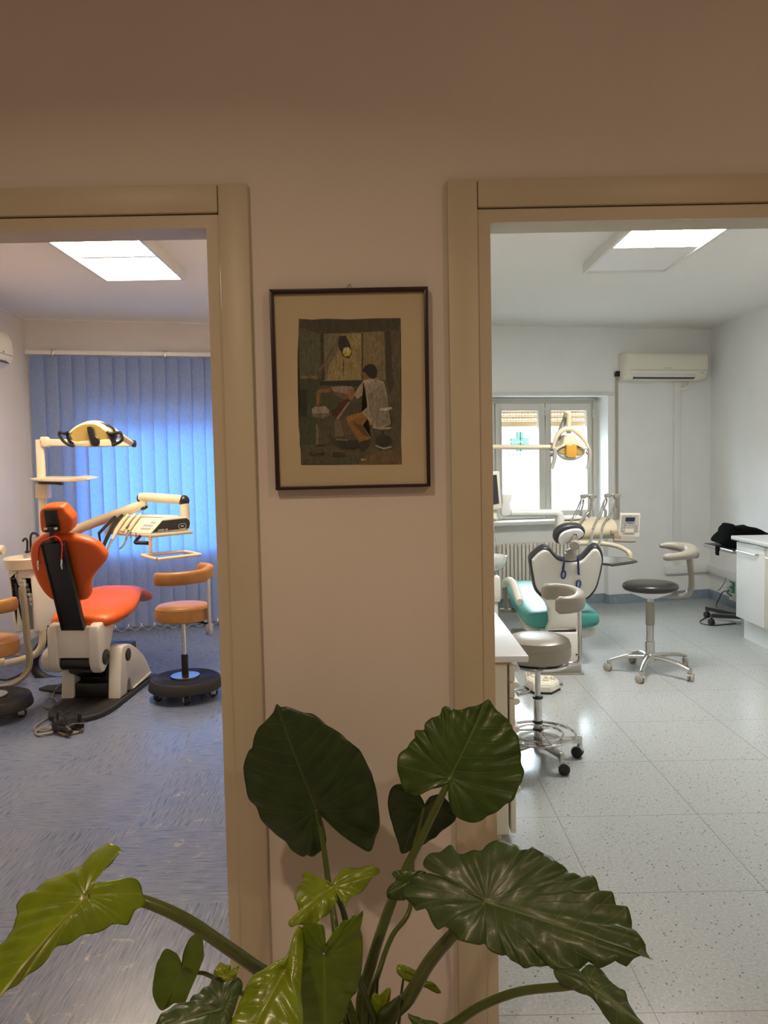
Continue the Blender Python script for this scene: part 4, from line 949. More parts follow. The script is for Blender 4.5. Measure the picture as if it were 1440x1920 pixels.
# console drum
ZD = 6.32
top_, bot_ = at(1110, 974, ZD).z, at(1110, 1012, ZD).z
x0, x1 = at(1060, 990, ZD).x, at(1156, 990, ZD).x; hgt = top_ - bot_
sec = cr([(.10, 0), (.0, .02), (-.045, .30), (-.03, .62), (.03, .90), (.11, 1.0)], 4)
sec = [(y, bot_ + z * hgt) for y, z in sec] + [(.26, top_), (.26, bot_)]
CM = Matrix.Translation(Vector((x0, ZD, 0))) @ Matrix.Rotation(R(7), 4, 'Z')
b = B(); b.slab([(0, y, z) for y, z in sec], (x1 - x0 + .01, 0, 0), .008); con2 = placed('console', b, M['unit_cream'], CM, ru_, None, ang=50)
b = B(); b.slab([(x1 - x0 + .006, y + .012, bot_ + (z - bot_) * .94 + .004) for y, z in sec], (.012, 0, 0), .003); placed('console_cheek', b, M['plastic_white'], CM, con2, None, ang=50)
b = B(); b.bb((-.01, .03, top_ - .002), (.20, .25, top_ + .018), .008); placed('console_top', b, M['plastic_white'], CM, con2, None)
# whips: a rod with a head, and the hose and handpiece it carries
wh = [([(395, 575), (395, 480), (402, 450), (425, 370), (430, 290)], (430, 246), [(410, 262), (385, 320), (330, 450), (280, 545), (240, 640), (205, 690)], None),
      ([(515, 580), (520, 470), (545, 400), (545, 350), (552, 300)], (553, 252), [(545, 290), (505, 450), (460, 500), (410, 590), (370, 670)], None),
      ([(755, 580), (765, 470), (745, 430), (775, 340), (785, 280)], (788, 236), [(770, 270), (730, 340), (690, 470), (640, 570), (600, 660), (570, 745)], [(570, 745), (555, 850), (535, 950), (490, 1020)]),
      ([(905, 585), (905, 460), (895, 400), (905, 350), (915, 290)], (918, 238), [(905, 280), (880, 380), (830, 490), (770, 590), (730, 660), (705, 760)], [(705, 760), (695, 860), (670, 950), (640, 995)])]
for rod, hd, hose, hp in wh:
    w = obj('whip_rod', B().tube([at(*p, ZD + .22) for p in z8(*rod)], [.013, .013, .008, .007, .009], 10, 4), M['grey_taupe'], ru_, world=True)
    h_ = at(*z8(hd)[0], ZD + .2); b = B(); b.box(h_, (.042, .05, .036), (0, R(-8), 0), .008); b.cyl(h_ + Vector((.012, 0, .004)), h_ + Vector((.04, 0, .006)), .013, None, 12); obj('whip_head', b, M['grey_taupe'], w, world=True)
    n_ = len(hose); ps = [at(*p, ZD + .2 - .30 * i / (n_ - 1)) for i, p in enumerate(z8(*hose))]
    obj('whip_hose', B().tube(ps, [.006] * (n_ - 2) + [.009, .010], 9, 4), M['hose_grey'], w, world=True)
    off_ = [p + Vector((.022 * math.sin(PI * i / (n_ - 1)), .03, -.012)) for i, p in enumerate(ps)]
    if n_ < 6 or True: obj('whip_spring', B().tube(off_[:4], .0045, 8, 4), M['steel'], w, world=True)
    if hp: obj('handpiece', B().tube([at(*p, ZD - .11 - .02 * i) for i, p in enumerate(z8(*hp))], [.011, .010, .009, .006], 10, 4), M['chrome'], ru_, world=True)
# control panel
ZC = 6.22
def zc4(*p): return [hit(*q, at(1180, 985, ZC), Vector((0.05, 1, .22)).normalized()) for q in zz(1155, 955, .03472, p)]
nC = Vector((0.05, 1, .22)).normalized()
b = B(); b.slab(zc4((255, 245), (1320, 255), (1290, 700), (1250, 1290), (1290, 1300), (1270, 1500), (150, 1460), (150, 1200), (200, 1120)), nC * .035, .005); cp = obj('control_panel', b, M['plastic_cream'], ru_, world=True)
def face(name, m, pts, lift, th=.004):
    o_ = -nC * lift; b = B(); b.slab([p + o_ for p in zc4(*pts)], nC * th, .0006, 1); return obj(name, b, m, cp, world=True)
face('panel_face', M['key_grey'], ((320, 310), (1250, 315), (1190, 1260), (1010, 1270), (1000, 1380), (380, 1370), (360, 1265), (245, 1240)), .001)
face('display', M['lcd'], ((520, 435), (1030, 435), (1000, 655), (500, 655)), .002)
face('soft_keys', M['key_blue'], ((590, 690), (940, 690), (925, 765), (575, 765)), .002)
face('note_flap', M['plastic_cream'], ((500, 1040), (960, 1040), (945, 1250), (470, 1250)), .003)
face('note_slot', M['grey_taupe'], ((480, 1290), (920, 1290), (900, 1345), (470, 1340)), .002)
face('panel_badge', M['label_grey'], ((730, 325), (830, 325), (825, 385), (725, 385)), .002)
b = B()
for x_, y_, w_ in ((1150, 385, 40), (1140, 480, 40), (1130, 580, 40), (1120, 690, 45), (1112, 795, 45), (395, 830, 22), (620, 825, 20), (400, 1090, 42), (360, 930, 22), (590, 950, 25), (720, 950, 25), (850, 950, 25)):
    b.slab([p - nC * .002 for p in zc4((x_ - w_, y_ - 28), (x_ + w_, y_ - 28), (x_ + w_, y_ + 28), (x_ - w_, y_ + 28))], nC * .004, .0006, 1)
k_ = obj('light_keys', b, M['label_white'], cp, world=True)
b = B()
for x_, y_ in ((1105, 890), (1095, 995), (1085, 1100), (490, 845)): b.slab([p - nC * .002 for p in zc4((x_ - 28, y_ - 28), (x_ + 28, y_ - 28), (x_ + 28, y_ + 28), (x_ - 28, y_ + 28))], nC * .004, .0006, 1)
obj('dark_keys', b, M['label_grey'], cp, world=True)
b = B(); b.tube([at(*p, ZC + .06) for p in z8((840, 790), (900, 795), (980, 800))], .020, 12, 3); b.box(at(*z8((930, 850))[0], ZC + .05), (.06, .05, .05), None, .012); obj('panel_joint', b, M['hose_taupe'], ru_, world=True)
b = B(); b.tube([at(*p, ZC + .02) for p in z8((885, 905), (930, 908), (1150, 915), (1212, 912))], [.012, .014, .013, .010], 12, 3); obj('console_handle', b, M['hose_taupe'], ru_, world=True)
b = B(); b.tube([at(*p, d_) for p, d_ in zip(z8((320, 945), (520, 945), (700, 950), (860, 972), (980, 1005), (1080, 1060), (1125, 1110), (1128, 1170)), (6.3, 6.3, 6.28, 6.25, 6.22, 6.18, 6.16, 6.16))], [.022, .022, .020, .018, .018, .019, .021, .021], 12, 4); ta = obj('tray_arm', b, M['plastic_ivory'], ru_, world=True)
b = B()
for x_ in (562, 690): b.cyl(at(x_ * .125 + 1040, 900 + 945 * .125, 6.272), at(x_ * .125 + 1040, 900 + 945 * .125, 6.30), .009, None, 10)
obj('arm_screw', b, M['green_plate'], ta, world=True)
tq = hit(*z8((1128, 1185))[0], (0, 6.16, 0), (0, 1, 0))
b = B(); b.slab([hit(*p, tq, (0, 0, 1)) for p in z8((700, 1135), (1130, 1168), (1245, 1215), (1180, 1232), (860, 1278), (820, 1265), (740, 1258), (660, 1250))], (0, 0, -.012), .004); tr = obj('instrument_tray', b, M['dark_rim'], ta, world=True)
b = B(); b.slab([hit(*p, tq + Vector((0, 0, .001)), (0, 0, 1)) for p in z8((720, 1150), (1110, 1178), (1190, 1208), (860, 1262), (720, 1245))], (0, 0, .002), 0); obj('tray_liner', b, M['aluminium'], tr, world=True)
# operating lamp
ZO = 6.10
b = B(); b.tube([at(780, 838, ZO + .12), at(905, 838, ZO + .10), at(1000, 838.5, ZO + .06), at(1035, 838, ZO + .05)], .019, 14, smooth=False); b.cyl((at(790, 838, ZO + .12).x, ZO + .12, .6), (at(790, 838, ZO + .12).x, ZO + .12, at(790, 836, ZO + .12).z), .025, None, 16); la = obj('lamp_arm', b, M['plastic_ivory'], ru_, world=True)
b = B(); b.cyl(at(1034, 830, ZO + .06), at(1034, 856, ZO + .06), .012, None, 12); b.tube([at(1039, 838, ZO + .06), at(1052, 805, ZO + .1), at(1062, 776, ZO + .14)], [.018, .024, .02], 12, 3, flat=.8); obj('lamp_spring_arm', b, M['grey_taupe'], la, world=True)  # taupe on the spring arm paints its shadow side into the colour
lh = obj('lamp_post', B().tube([at(*p, ZO + .04) for p in z6((960, 235), (1000, 232), (1010, 290), (1005, 380), (1003, 500))], [.014, .020, .021, .021, .020], 12, 3), M['unit_cream'], la, world=True)
b = B(); b.tube([at(*p, ZO) for p in z6((800, 700), (818, 620), (860, 520), (930, 455), (1000, 438), (1070, 452), (1150, 520), (1215, 600), (1260, 690))], [.011, .013, .018, .020, .021, .020, .018, .013, .011], 12, 4); obj('lamp_yoke', b, M['unit_cream'], lh, world=True)
sh = z6((830, 690), (900, 660), (935, 620), (945, 560), (985, 525), (1080, 528), (1110, 560), (1135, 610), (1190, 660), (1250, 690), (1245, 705), (1180, 690), (1100, 650), (1020, 640), (960, 650), (890, 690), (840, 712))
b = B(); b.slab([at(*p, ZO - .05) for p in sh], (0, .16, .01), .014); ho = obj('lamp_housing', b, M['unit_cream'], lh, world=True, ang=50)
b = B(); b.slab(cr([at(*p, ZO - .02) for p in z6((855, 730), (900, 690), (970, 655), (1030, 645), (1110, 655), (1180, 695), (1225, 730), (1190, 790), (1110, 835), (1030, 848), (950, 832), (885, 785))], 2, True), (0, .07, 0), .02, 3); obj('reflector', b, M['ceramic'], ho, world=True)
b = B(); b.slab(cr([at(*p, ZO - .026) for p in z6((870, 735), (940, 680), (1040, 655), (1140, 680), (1210, 735), (1150, 775), (960, 770))], 2, True), (0, .01, 0), .002); obj('reflector_glow', b, M['reflector'], ho, world=True)
b = B(); b.slab([at(*p, ZO - .06) for p in z6((970, 645), (1110, 640), (1112, 770), (1095, 815), (1000, 812), (970, 790))], (0, .04, 0), .008); obj('amber_filter', b, M['amber'], ho, world=True)
for hp in ([(818, 690), (825, 760), (815, 850), (785, 955)], [(1260, 690), (1275, 760), (1270, 850), (1245, 960)]):
    obj('lamp_handle', B().tube([at(*p, ZO - .03) for p in z6(*hp)], [.017, .017, .015, .013], 12, 4), M['key_grey'], ho, world=True)
b = B()
for x_, y_ in ((785, 745), (1200, 700), (1240, 745)): b.ell(at(*z6((x_, y_))[0], ZO - .04), (.014, .012, .014), None, 10, 8)
obj('lamp_knob', b, M['chrome'], ho, world=True)

# ---------------------------------------------------------------- foot control on the tiles
fc = thing('foot_control', 'cream foot control with buttons and cable, under the teal chair', 'foot pedal', (1.03, 5.13, 0))
lo_ = [(.925, 5.17), (.955, 5.045), (1.07, 5.028), (1.148, 5.125), (1.13, 5.24), (.95, 5.26)]
hi_ = [(.935, 5.165), (.965, 5.065), (1.06, 5.05), (1.125, 5.13), (1.11, 5.22), (.955, 5.24)]
b = B(); b.rings([[Vector((x, y, .012)) for x, y in lo_], [Vector((x, y, .055)) for x, y in lo_], [Vector((x, y, .078)) for x, y in hi_]]); bmesh.ops.bevel(b.bm, geom=b.bm.edges[:], offset=.006, segments=2, affect='EDGES'); obj('pedal_body', b, M['plastic_cream'], fc, world=True)
obj('rubber_foot', B().slab([(x, y, 0.001) for x, y in lo_], (0, 0, .013), .002), M['black_rubber'], fc, world=True)
for x, y, r_ in ((.985, 5.2, .022), (1.075, 5.16, .024), (1.045, 5.09, .018), (1.10, 5.12, .016)):
    obj('pedal_button', B().lathe([(0, .0), (r_, 0), (r_, .008), (r_ * .7, .014), (0, .015)], (x, y, .076), (0, 0, 1), 20), M['plastic_ivory'], fc, world=True)
obj('carry_handle', B().tube([(.93, 5.14, .03), (.922, 5.15, .11), (.935, 5.17, .16), (.95, 5.2, .165), (.955, 5.22, .07)], .009, 8, 4), M['plastic_cream'], fc, world=True)
obj('side_knob', B().cyl((1.142, 5.13, .045), (1.165, 5.125, .045), .014, None, 12), M['grey_taupe'], fc, world=True)
obj('pedal_cable', B().tube([(.95, 5.08, .03), (.92, 5.06, .012), (.87, 5.05, .006), (.84, 5.10, .006), (.88, 5.14, .006), (.92, 5.12, .007), (.88, 5.07, .012), (.84, 5.03, .006), (.80, 5.3, .006)], .005, 8, 5), M['hose_grey'], fc, world=True)

# ---------------------------------------------------------------- greige stool in front
def caster(parent, c, rz, wheel, hood, r_=.028, nm='caster'):
    w_ = thing(nm, None, None, c, rz); w_.parent = parent
    for dy in (-.013, .013):
        b = B(); b.lathe([(0, -.009), (r_ * .8, -.009), (r_, -.006), (r_, .006), (r_ * .8, .009), (0, .009)], (-.012, dy, r_), (0, 1, 0), 22); obj('caster_wheel', b, wheel, w_)
    b = B(); b.slab([(-.012 + (r_ + .004) * math.cos(a_), -.010, r_ + (r_ + .004) * math.sin(a_)) for a_ in [R(20 + 16 * k) for k in range(11)]] + [(-.012, -.010, r_ * .9)], (0, .020, 0), .002); b.cyl((0, 0, r_ * 1.6), (0, 0, r_ * 2 + .022), .0085, None, 10); obj('caster_hood', b, hood, w_)
    return w_
SX, SY = .765, 3.93
gs = thing('dentist_stool', 'greige stool with chrome foot ring and curved backrest, beside the white worktop', 'stool', (SX, SY, 0))
b = B(); b.lathe([(0, .515), (.15, .515), (.163, .525), (.168, .55), (.166, .60), (.158, .622), (.14, .632), (.08, .638), (0, .640)], (0, 0, 0), (0, 0, 1), 48); b.lathe([(.1665, .585), (.169, .588), (.1665, .591)], (0, 0, 0), (0, 0, 1), 48); obj('seat', b, M['grey_seat'], gs)
b = B(); b.tube([(math.cos(2 * PI * k / 24) * .15, math.sin(2 * PI * k / 24) * .15, .498) for k in range(24)], .009, 8, 2, closed=True); b.box((0, 0, .506), (.26, .04, .014)); b.box((0, 0, .506), (.04, .26, .014)); ss = obj('seat_ring', b, M['chrome'], gs)
obj('seat_pan', B().cyl((0, 0, .50), (0, 0, .516), .13, None, 30), M['black_plastic'], ss)
b = B(); b.cyl((0, 0, .32), (0, 0, .505), .0145, None, 20); b.cyl((0, 0, .065), (0, 0, .325), .0215, None, 22); co = obj('column', b, M['chrome'], gs)
b = B()
for zc_ in (.322, .195, .158): b.lathe([(.02, -.006), (.0265, -.006), (.0265, .006), (.02, .006)], (0, 0, zc_), (0, 0, 1), 22)
obj('column_collar', b, M['black_plastic'], co)
b = B(); b.tube([(math.cos(2 * PI * k / 32) * .187, math.sin(2 * PI * k / 32) * .187, .132) for k in range(32)], .0075, 8, 2, closed=True); b.tube([(math.cos(2 * PI * k / 32) * .125, math.sin(2 * PI * k / 32) * .125, .135) for k in range(32)], .006, 8, 2, closed=True)
for k in range(3): a_ = R(40 + 120 * k); b.tube([(.02 * math.cos(a_), .02 * math.sin(a_), .15), (.187 * math.cos(a_), .187 * math.sin(a_), .132)], .006, 8)
obj('foot_ring', b, M['chrome'], gs)
obj('base_disc', B().lathe([(0, .120), (.122, .098), (.122, .104), (.03, .128), (0, .13)], (0, 0, 0), (0, 0, 1), 36), M['aluminium'], gs)
for k in range(5):
    a_ = R(2 + 72 * k); e = Vector((math.cos(a_) * .215, math.sin(a_) * .215, 0))
    b = B(); b.box((e.x * .5, e.y * .5, .092), (.225, .026, .032), (0, 0, a_), .004); b.cyl((e.x, e.y, .06), (e.x, e.y, .106), .013, None, 12); obj('leg', b, M['aluminium'], gs)
    caster(gs, (e.x, e.y, 0), R(-30 + 50 * k), M['black_rubber'], M['chrome'])
b = B(); rr = []
for k in range(25):
    f = k / 24; a_ = R(-108 + 222 * f); cap = min(1, min(f, 1 - f) * 14 + .55)
    c_ = Vector((.10 + math.cos(a_) * .112, math.sin(a_) * .135, .828 + .012 * math.sin(a_))); rr.append(se_ring(c_, (math.cos(a_), math.sin(a_), 0), (0, 0, 1), .028 * cap, .042 * min(1, cap + .1), 3.4, 22))
b.rings(rr); obj('backrest', b, M['grey_seat'], gs, ang=50)
b = B(); b.tube([(.0, 0, .50), (.15, 0, .49), (.195, 0, .492), (.213, 0, .51), (.216, 0, .55), (.213, 0, .80)], .0115, 12, 4); obj('back_post', b, M['chrome'], gs)

# ---------------------------------------------------------------- dark-seated stool
DS = Vector((1.875, 5.51, 0))
ds = thing('dentist_stool', 'black seated stool with taupe arm on a five star metal base, out on the tiles', 'stool', DS)
b = B(); b.lathe([(0, .585), (.15, .588), (.18, .600), (.192, .618), (.188, .636), (.17, .648), (.12, .655), (0, .657)], (0, 0, 0), (0, 0, 1), 48); obj('seat', b, M['dark_seat'], ds, ang=60)
obj('seat_pan', B().lathe([(.03, .535), (.06, .545), (.14, .578), (.165, .594), (0, .596)], (0, 0, 0), (0, 0, 1), 40), M['plastic_white'], ds)
obj('gas_sleeve', B().cyl((0, 0, .345), (0, 0, .512), .0315, None, 24, .003), M['grey_taupe'], ds); b = B(); b.cyl((0, 0, .2), (0, 0, .55), .0255, None, 22); cl2 = obj('column', b, M['aluminium'], ds)
obj('column_sleeve', B().cyl((0, 0, .10), (0, 0, .232), .033, None, 24, .004), M['aluminium'], cl2)
obj('hub', B().lathe([(0, .085), (.04, .085), (.048, .10), (.045, .135), (.034, .145), (0, .145)], (0, 0, 0), (0, 0, 1), 26), M['aluminium'], ds)
for dx, dy in ((-.272, .065), (-.147, -.258), (.192, -.238), (.310, .157), (-.03, .278)):
    e = Vector((dx, dy, 0)); d = e.normalized(); L = e.length
    b = B(); b.tube([d * .03 + Vector((0, 0, .118)), d * .14 + Vector((0, 0, .116)), d * (L - .07) + Vector((0, 0, .098)), d * (L - .004) + Vector((0, 0, .078))], [.023, .021, .018, .015], 12, 4, flat=.75); b.cyl(e + Vector((0, 0, .055)), e + Vector((0, 0, .083)), .015, None, 14); obj('leg', b, M['aluminium'], ds)
    caster(ds, (e.x, e.y, 0), random.uniform(-2.5, -.6), M['caster_beige'], M['caster_beige'], .029)
b = B(); b.tube([(.02, 0, .565), (.12, 0, .552), (.215, 0, .548), (.270, 0, .565), (.292, 0, .62), (.288, 0, .72), (.275, 0, .83)], [.020, .022, .024, .026, .027, .026, .030], 12, 4, flat=.75); po_ = obj('arm_post', b, M['grey_taupe'], ds)
b = B(); b.tube([(.035, -.16, .848), (.06, -.163, .848), (.15, -.155, .852), (.235, -.11, .860), (.275, -.02, .872), (.245, .075, .888), (.17, .115, .898), (.11, .12, .895)], [.014, .026, .028, .038, .048, .036, .028, .014], 14, 5); obj('arm_rest', b, M['grey_taupe'], ds, ang=60)
obj('arm_knob', B().cyl((.30, -.02, .855), (.328, -.02, .855), .038, None, 24, .006), M['grey_taupe'], po_)

# ---------------------------------------------------------------- drawer unit and worktop at the left
tag(obj('worktop', B().bb((-.095, 3.03, .735), (.556, 4.45, .762), .006), M['worktop']), 'white worktop on the drawer unit, just inside the right doorway', 'worktop')
dr = thing('drawer_unit', 'cream drawer unit with white handles, standing under the white worktop', 'cabinet', (.2, 3.3, 0))
b = B(); b.bb((-.08, 3.055, .03), (.475, 3.53, .733), .002); b.bb((-.06, 3.08, 0), (.45, 3.5, .03)); obj('body', b, M['cabinet_cream'], dr, world=True)
obj('edge_strip', B().bb((-.08, 3.045, .725), (.485, 3.056, .7345)), mat('wood_edge', (.45, .22, .08), .5), dr, world=True)
for z0, z1 in ((.652, .716), (.586, .646), (.470, .580), (.225, .464), (.035, .219)):
    d_ = obj('drawer', B().bb((.484, 3.058, z0), (.505, 3.525, z1), .003), M['cabinet_cream'], dr, world=True)
    b = B(); b.slab([(.503, 3.10, z1 - .006), (.528, 3.10, z1 - .012), (.534, 3.10, z1 - .024), (.526, 3.10, z1 - .034), (.503, 3.10, z1 - .040)], (0, .36, 0), .003); obj('handle', b, M['plastic_white'], d_, world=True)

# ---------------------------------------------------------------- base cabinets and worktop on the right wall
tag(obj('worktop', B().bb((2.918, 4.35, .832), (3.522, 6.582, .866), .008), M['worktop']), 'white worktop over the base cabinets on the right wall', 'worktop')
for y0, y1, lab, fm in ((6.052, 6.545, 'white base cabinet with one handled door, at the far end of the right wall', 'cabinet_white'), (5.45, 6.046, 'beige edged base cabinet cut off by the right edge of the photo', 'cabinet_side')):
    c_ = thing('base_cabinet', lab, 'cabinet', (3.25, (y0 + y1) / 2, 0))
    b = B(); b.bb((2.972, y0, .18), (3.51, y1, .83), .002); obj('body', b, M['cabinet_white' if fm == 'cabinet_white' else 'cabinet_side'], c_, world=True)
    obj('plinth', B().bb((3.02, y0, 0), (3.5, y1, .18)), M['cabinet_white'], c_, world=True)
    d_ = obj('door', B().bb((2.950, y0 + .003, .185), (2.969, y1 - .003, .818), .003), M[fm], c_, world=True)
    b = B(); ym = y1 - .06; b.tube([(2.95, ym, .748), (2.925, ym, .748), (2.925, ym - .33, .748), (2.95, ym - .33, .748)], .006, 8, smooth=False); obj('handle', b, M['steel'], d_, world=True)

# ---------------------------------------------------------------- trolley with the black cloth
tl = thing('trolley', 'low black based trolley with a grey edged tray, behind the right base cabinet', 'trolley', (3.22, 6.97, 0))
b = B(); b.bb((2.962, 6.64, .700), (3.46, 7.26, .728), .004); ty = obj('tray', b, M['steel'], tl, world=True)
obj('tray_mat', B().bb((2.97, 6.65, .728), (3.45, 7.25, .733)), M['black_rubber'], ty, world=True)
obj('column', B().bb((3.22, 6.90, .09), (3.28, 6.96, .70), .004), M['black_plastic'], tl, world=True)
for ex, ey in ((2.96, 7.06), (3.06, 7.40), (3.44, 7.25), (3.44, 6.72)):
    b = B(); p_ = Vector((3.25, 6.93, .10)); q_ = Vector((ex, ey, .085)); d = q_ - p_; b.box((p_ + q_) / 2, (d.length, .05, .034), (0, 0, math.atan2(d.y, d.x)), .004); obj('leg', b, M['black_plastic'], tl, world=True)
    w_ = thing('caster', None, None, Vector((ex - 3.22, ey - 6.97, 0)), random.uniform(1.2, 1.9)); w_.parent = tl
    b = B()
    for dy in (-.013, .013): b.lathe([(0, -.008), (.026, -.008), (.030, -.004), (.030, .004), (.026, .008), (0, .008)], (0, dy, .030), (0, 1, 0), 18)
    obj('caster_wheel', b, M['black_rubber'], w_); b = B(); b.box((0, 0, .045), (.02, .014, .05), None, .003); obj('caster_fork', b, M['black_plastic'], w_)
def zt(*p): return zz(1300, 960, .13542, p)
oc = [at(*p, 6.80) for p in zt((300, 432), (335, 385), (400, 285), (455, 195), (500, 183), (560, 195), (625, 222), (700, 216), (780, 216), (870, 236), (940, 280), (1000, 325), (1010, 470), (780, 480), (600, 492), (500, 478), (380, 462))]
zmin = .735
oc = [Vector((p.x, p.y, max(p.z, zmin))) for p in oc]
rr = []
cen = sum(oc, Vector()) / len(oc)
prof_ = cr([(p.x, p.y, p.z) for p in oc], 3, True)
for dy, s_ in ((.0, .80), (.03, .95), (.10, 1.0), (.22, 1.02), (.32, .98), (.38, .85)):
    rr.append([Vector((cen.x + .03 + dy * .12 + (p[0] - cen.x) * s_ + .012 * math.sin(p[0] * 60 + dy * 40), p[1] + dy - .06, max(zmin, zmin + (p[2] - zmin) * (s_ if s_ < .97 else 1) + .004 * math.sin(p[0] * 45 + dy * 50)))) for p in prof_])
cl_ = B().rings(rr); cl_.slab([Vector((2.96, 6.9, .733)), Vector((2.953, 6.9, .738)), Vector((2.953, 6.9, .66)), Vector((2.958, 6.9, .655))], (0, .07, 0), .001)
tag(obj('black_cloth', cl_, M['black_soft'], None, ang=70), 'black cloth cover heaped on the trolley tray, behind the right worktop', 'cloth')

# ---------------------------------------------------------------- wall sockets and their leads
so = thing('wall_socket', 'green and white wall sockets low on the right wall with plugs and leads', 'socket', (3.52, 7.89, .08))
obj('socket_plate', B().bb((3.514, 7.85, .15), (3.524, 7.94, .262), .002), M['green_plate'], so, world=True)
obj('white_plate', B().bb((3.508, 7.838, .075), (3.524, 7.94, .128), .003), M['plastic_white'], so, world=True)
obj('white_plate', B().bb((3.508, 7.74, .075), (3.524, 7.825, .128), .003), M['plastic_white'], so, world=True)
for z_, y_ in ((.235, 7.90), (.19, 7.95), (.175, 7.90)): obj('plug', B().box((3.495, y_, z_), (.05, .035, .032), None, .008), M['plastic_white'], so, world=True)
obj('cable', B().tube([(3.48, 7.95, .30), (3.47, 7.97, .24), (3.45, 8.02, .17), (3.44, 8.05, .15)], .005, 8, 4), M['hose_grey'], so, world=True)
tag(obj('power_cable', B().tube([(3.465, 7.90, .172), (3.43, 7.92, .15), (3.40, 7.93, .08), (3.36, 7.9, .02), (3.30, 7.7, .006), (3.1, 7.45, .006), (2.94, 7.25, .006), (2.90, 7.12, .006), (2.98, 7.03, .006), (3.2, 7.10, .006)], .005, 8, 5), M['black_plastic']), 'thin black power cable looping over the floor from the wall socket', 'cable')
obj('cable', B().tube([(3.47, 7.86, .18), (3.42, 7.78, .175), (3.38, 7.6, .17)], .008, 8, 4), M['black_plastic'], so, world=True)
# ================================================================ hall: the framed picture
PY = 1.922
def z4(*p): return [hit(*q, (0, PY, 1.7), (0, 1, 0)) for q in zz(480, 500, .25, p)]
pf = thing('framed_picture', 'painting of a dentist at work in a thin dark frame, hanging between the doorways', 'picture', (-.075, PY + .028, 1.46))
M['frame_dark'] = mat('dark_brown_frame', (.022, .011, .010), .35, var=.1, vscale=30)
M['mat_board'] = mat('aged_mat_board', (.70, .585, .40), .85, var=.05, vscale=7)
O_ = z4((97, 168), (1290, 147), (1310, 1650), (147, 1678)); I_ = z4((128, 203), (1258, 181), (1283, 1627), (177, 1650))
b = B(); dep = Vector((0, .024, 0))
for i in range(4):
    j = (i + 1) % 4; b.slab([O_[i], O_[j], I_[j], I_[i]], dep, .0015, 2)
obj('frame', b, M['frame_dark'], pf, world=True)
bk = Vector((0, .010, 0)); b = B(); b.slab([p + bk for p in z4((120, 195), (1265, 172), (1290, 1635), (170, 1658))], (0, .004, 0), 0); obj('mat_board', b, M['mat_board'], pf, world=True)
def paint_mat():
    m, nt, p = new_mat('gouache'); g = N(nt)
    at_ = g.node('ShaderNodeAttribute', attribute_name='Col'); tc = g.node('ShaderNodeTexCoord').outputs['Object']
    n1 = g.noise(g.vmul(tc, (160, 160, 45)), 1.0, 5, .7, 1.2); n2 = g.noise(tc, 300, 3)
    f = g.math('MULTIPLY', g.step(n1, .3, .7, .55, 1.5), g.step(n2, .3, .7, .8, 1.2))
    v = g.node('ShaderNodeVectorMath', operation='SCALE'); g.put(v, 0, at_.outputs['Color']); g.put(v, 'Scale', f); g.put(p, 'Base Color', v.outputs[0])
    p.inputs['Roughness'].default_value = .75
    return m
def ell_(cx, cy, rx_, ry_, n=14): return [(cx + rx_ * math.cos(2 * PI * k / n), cy + ry_ * math.sin(2 * PI * k / n)) for k in range(n)]
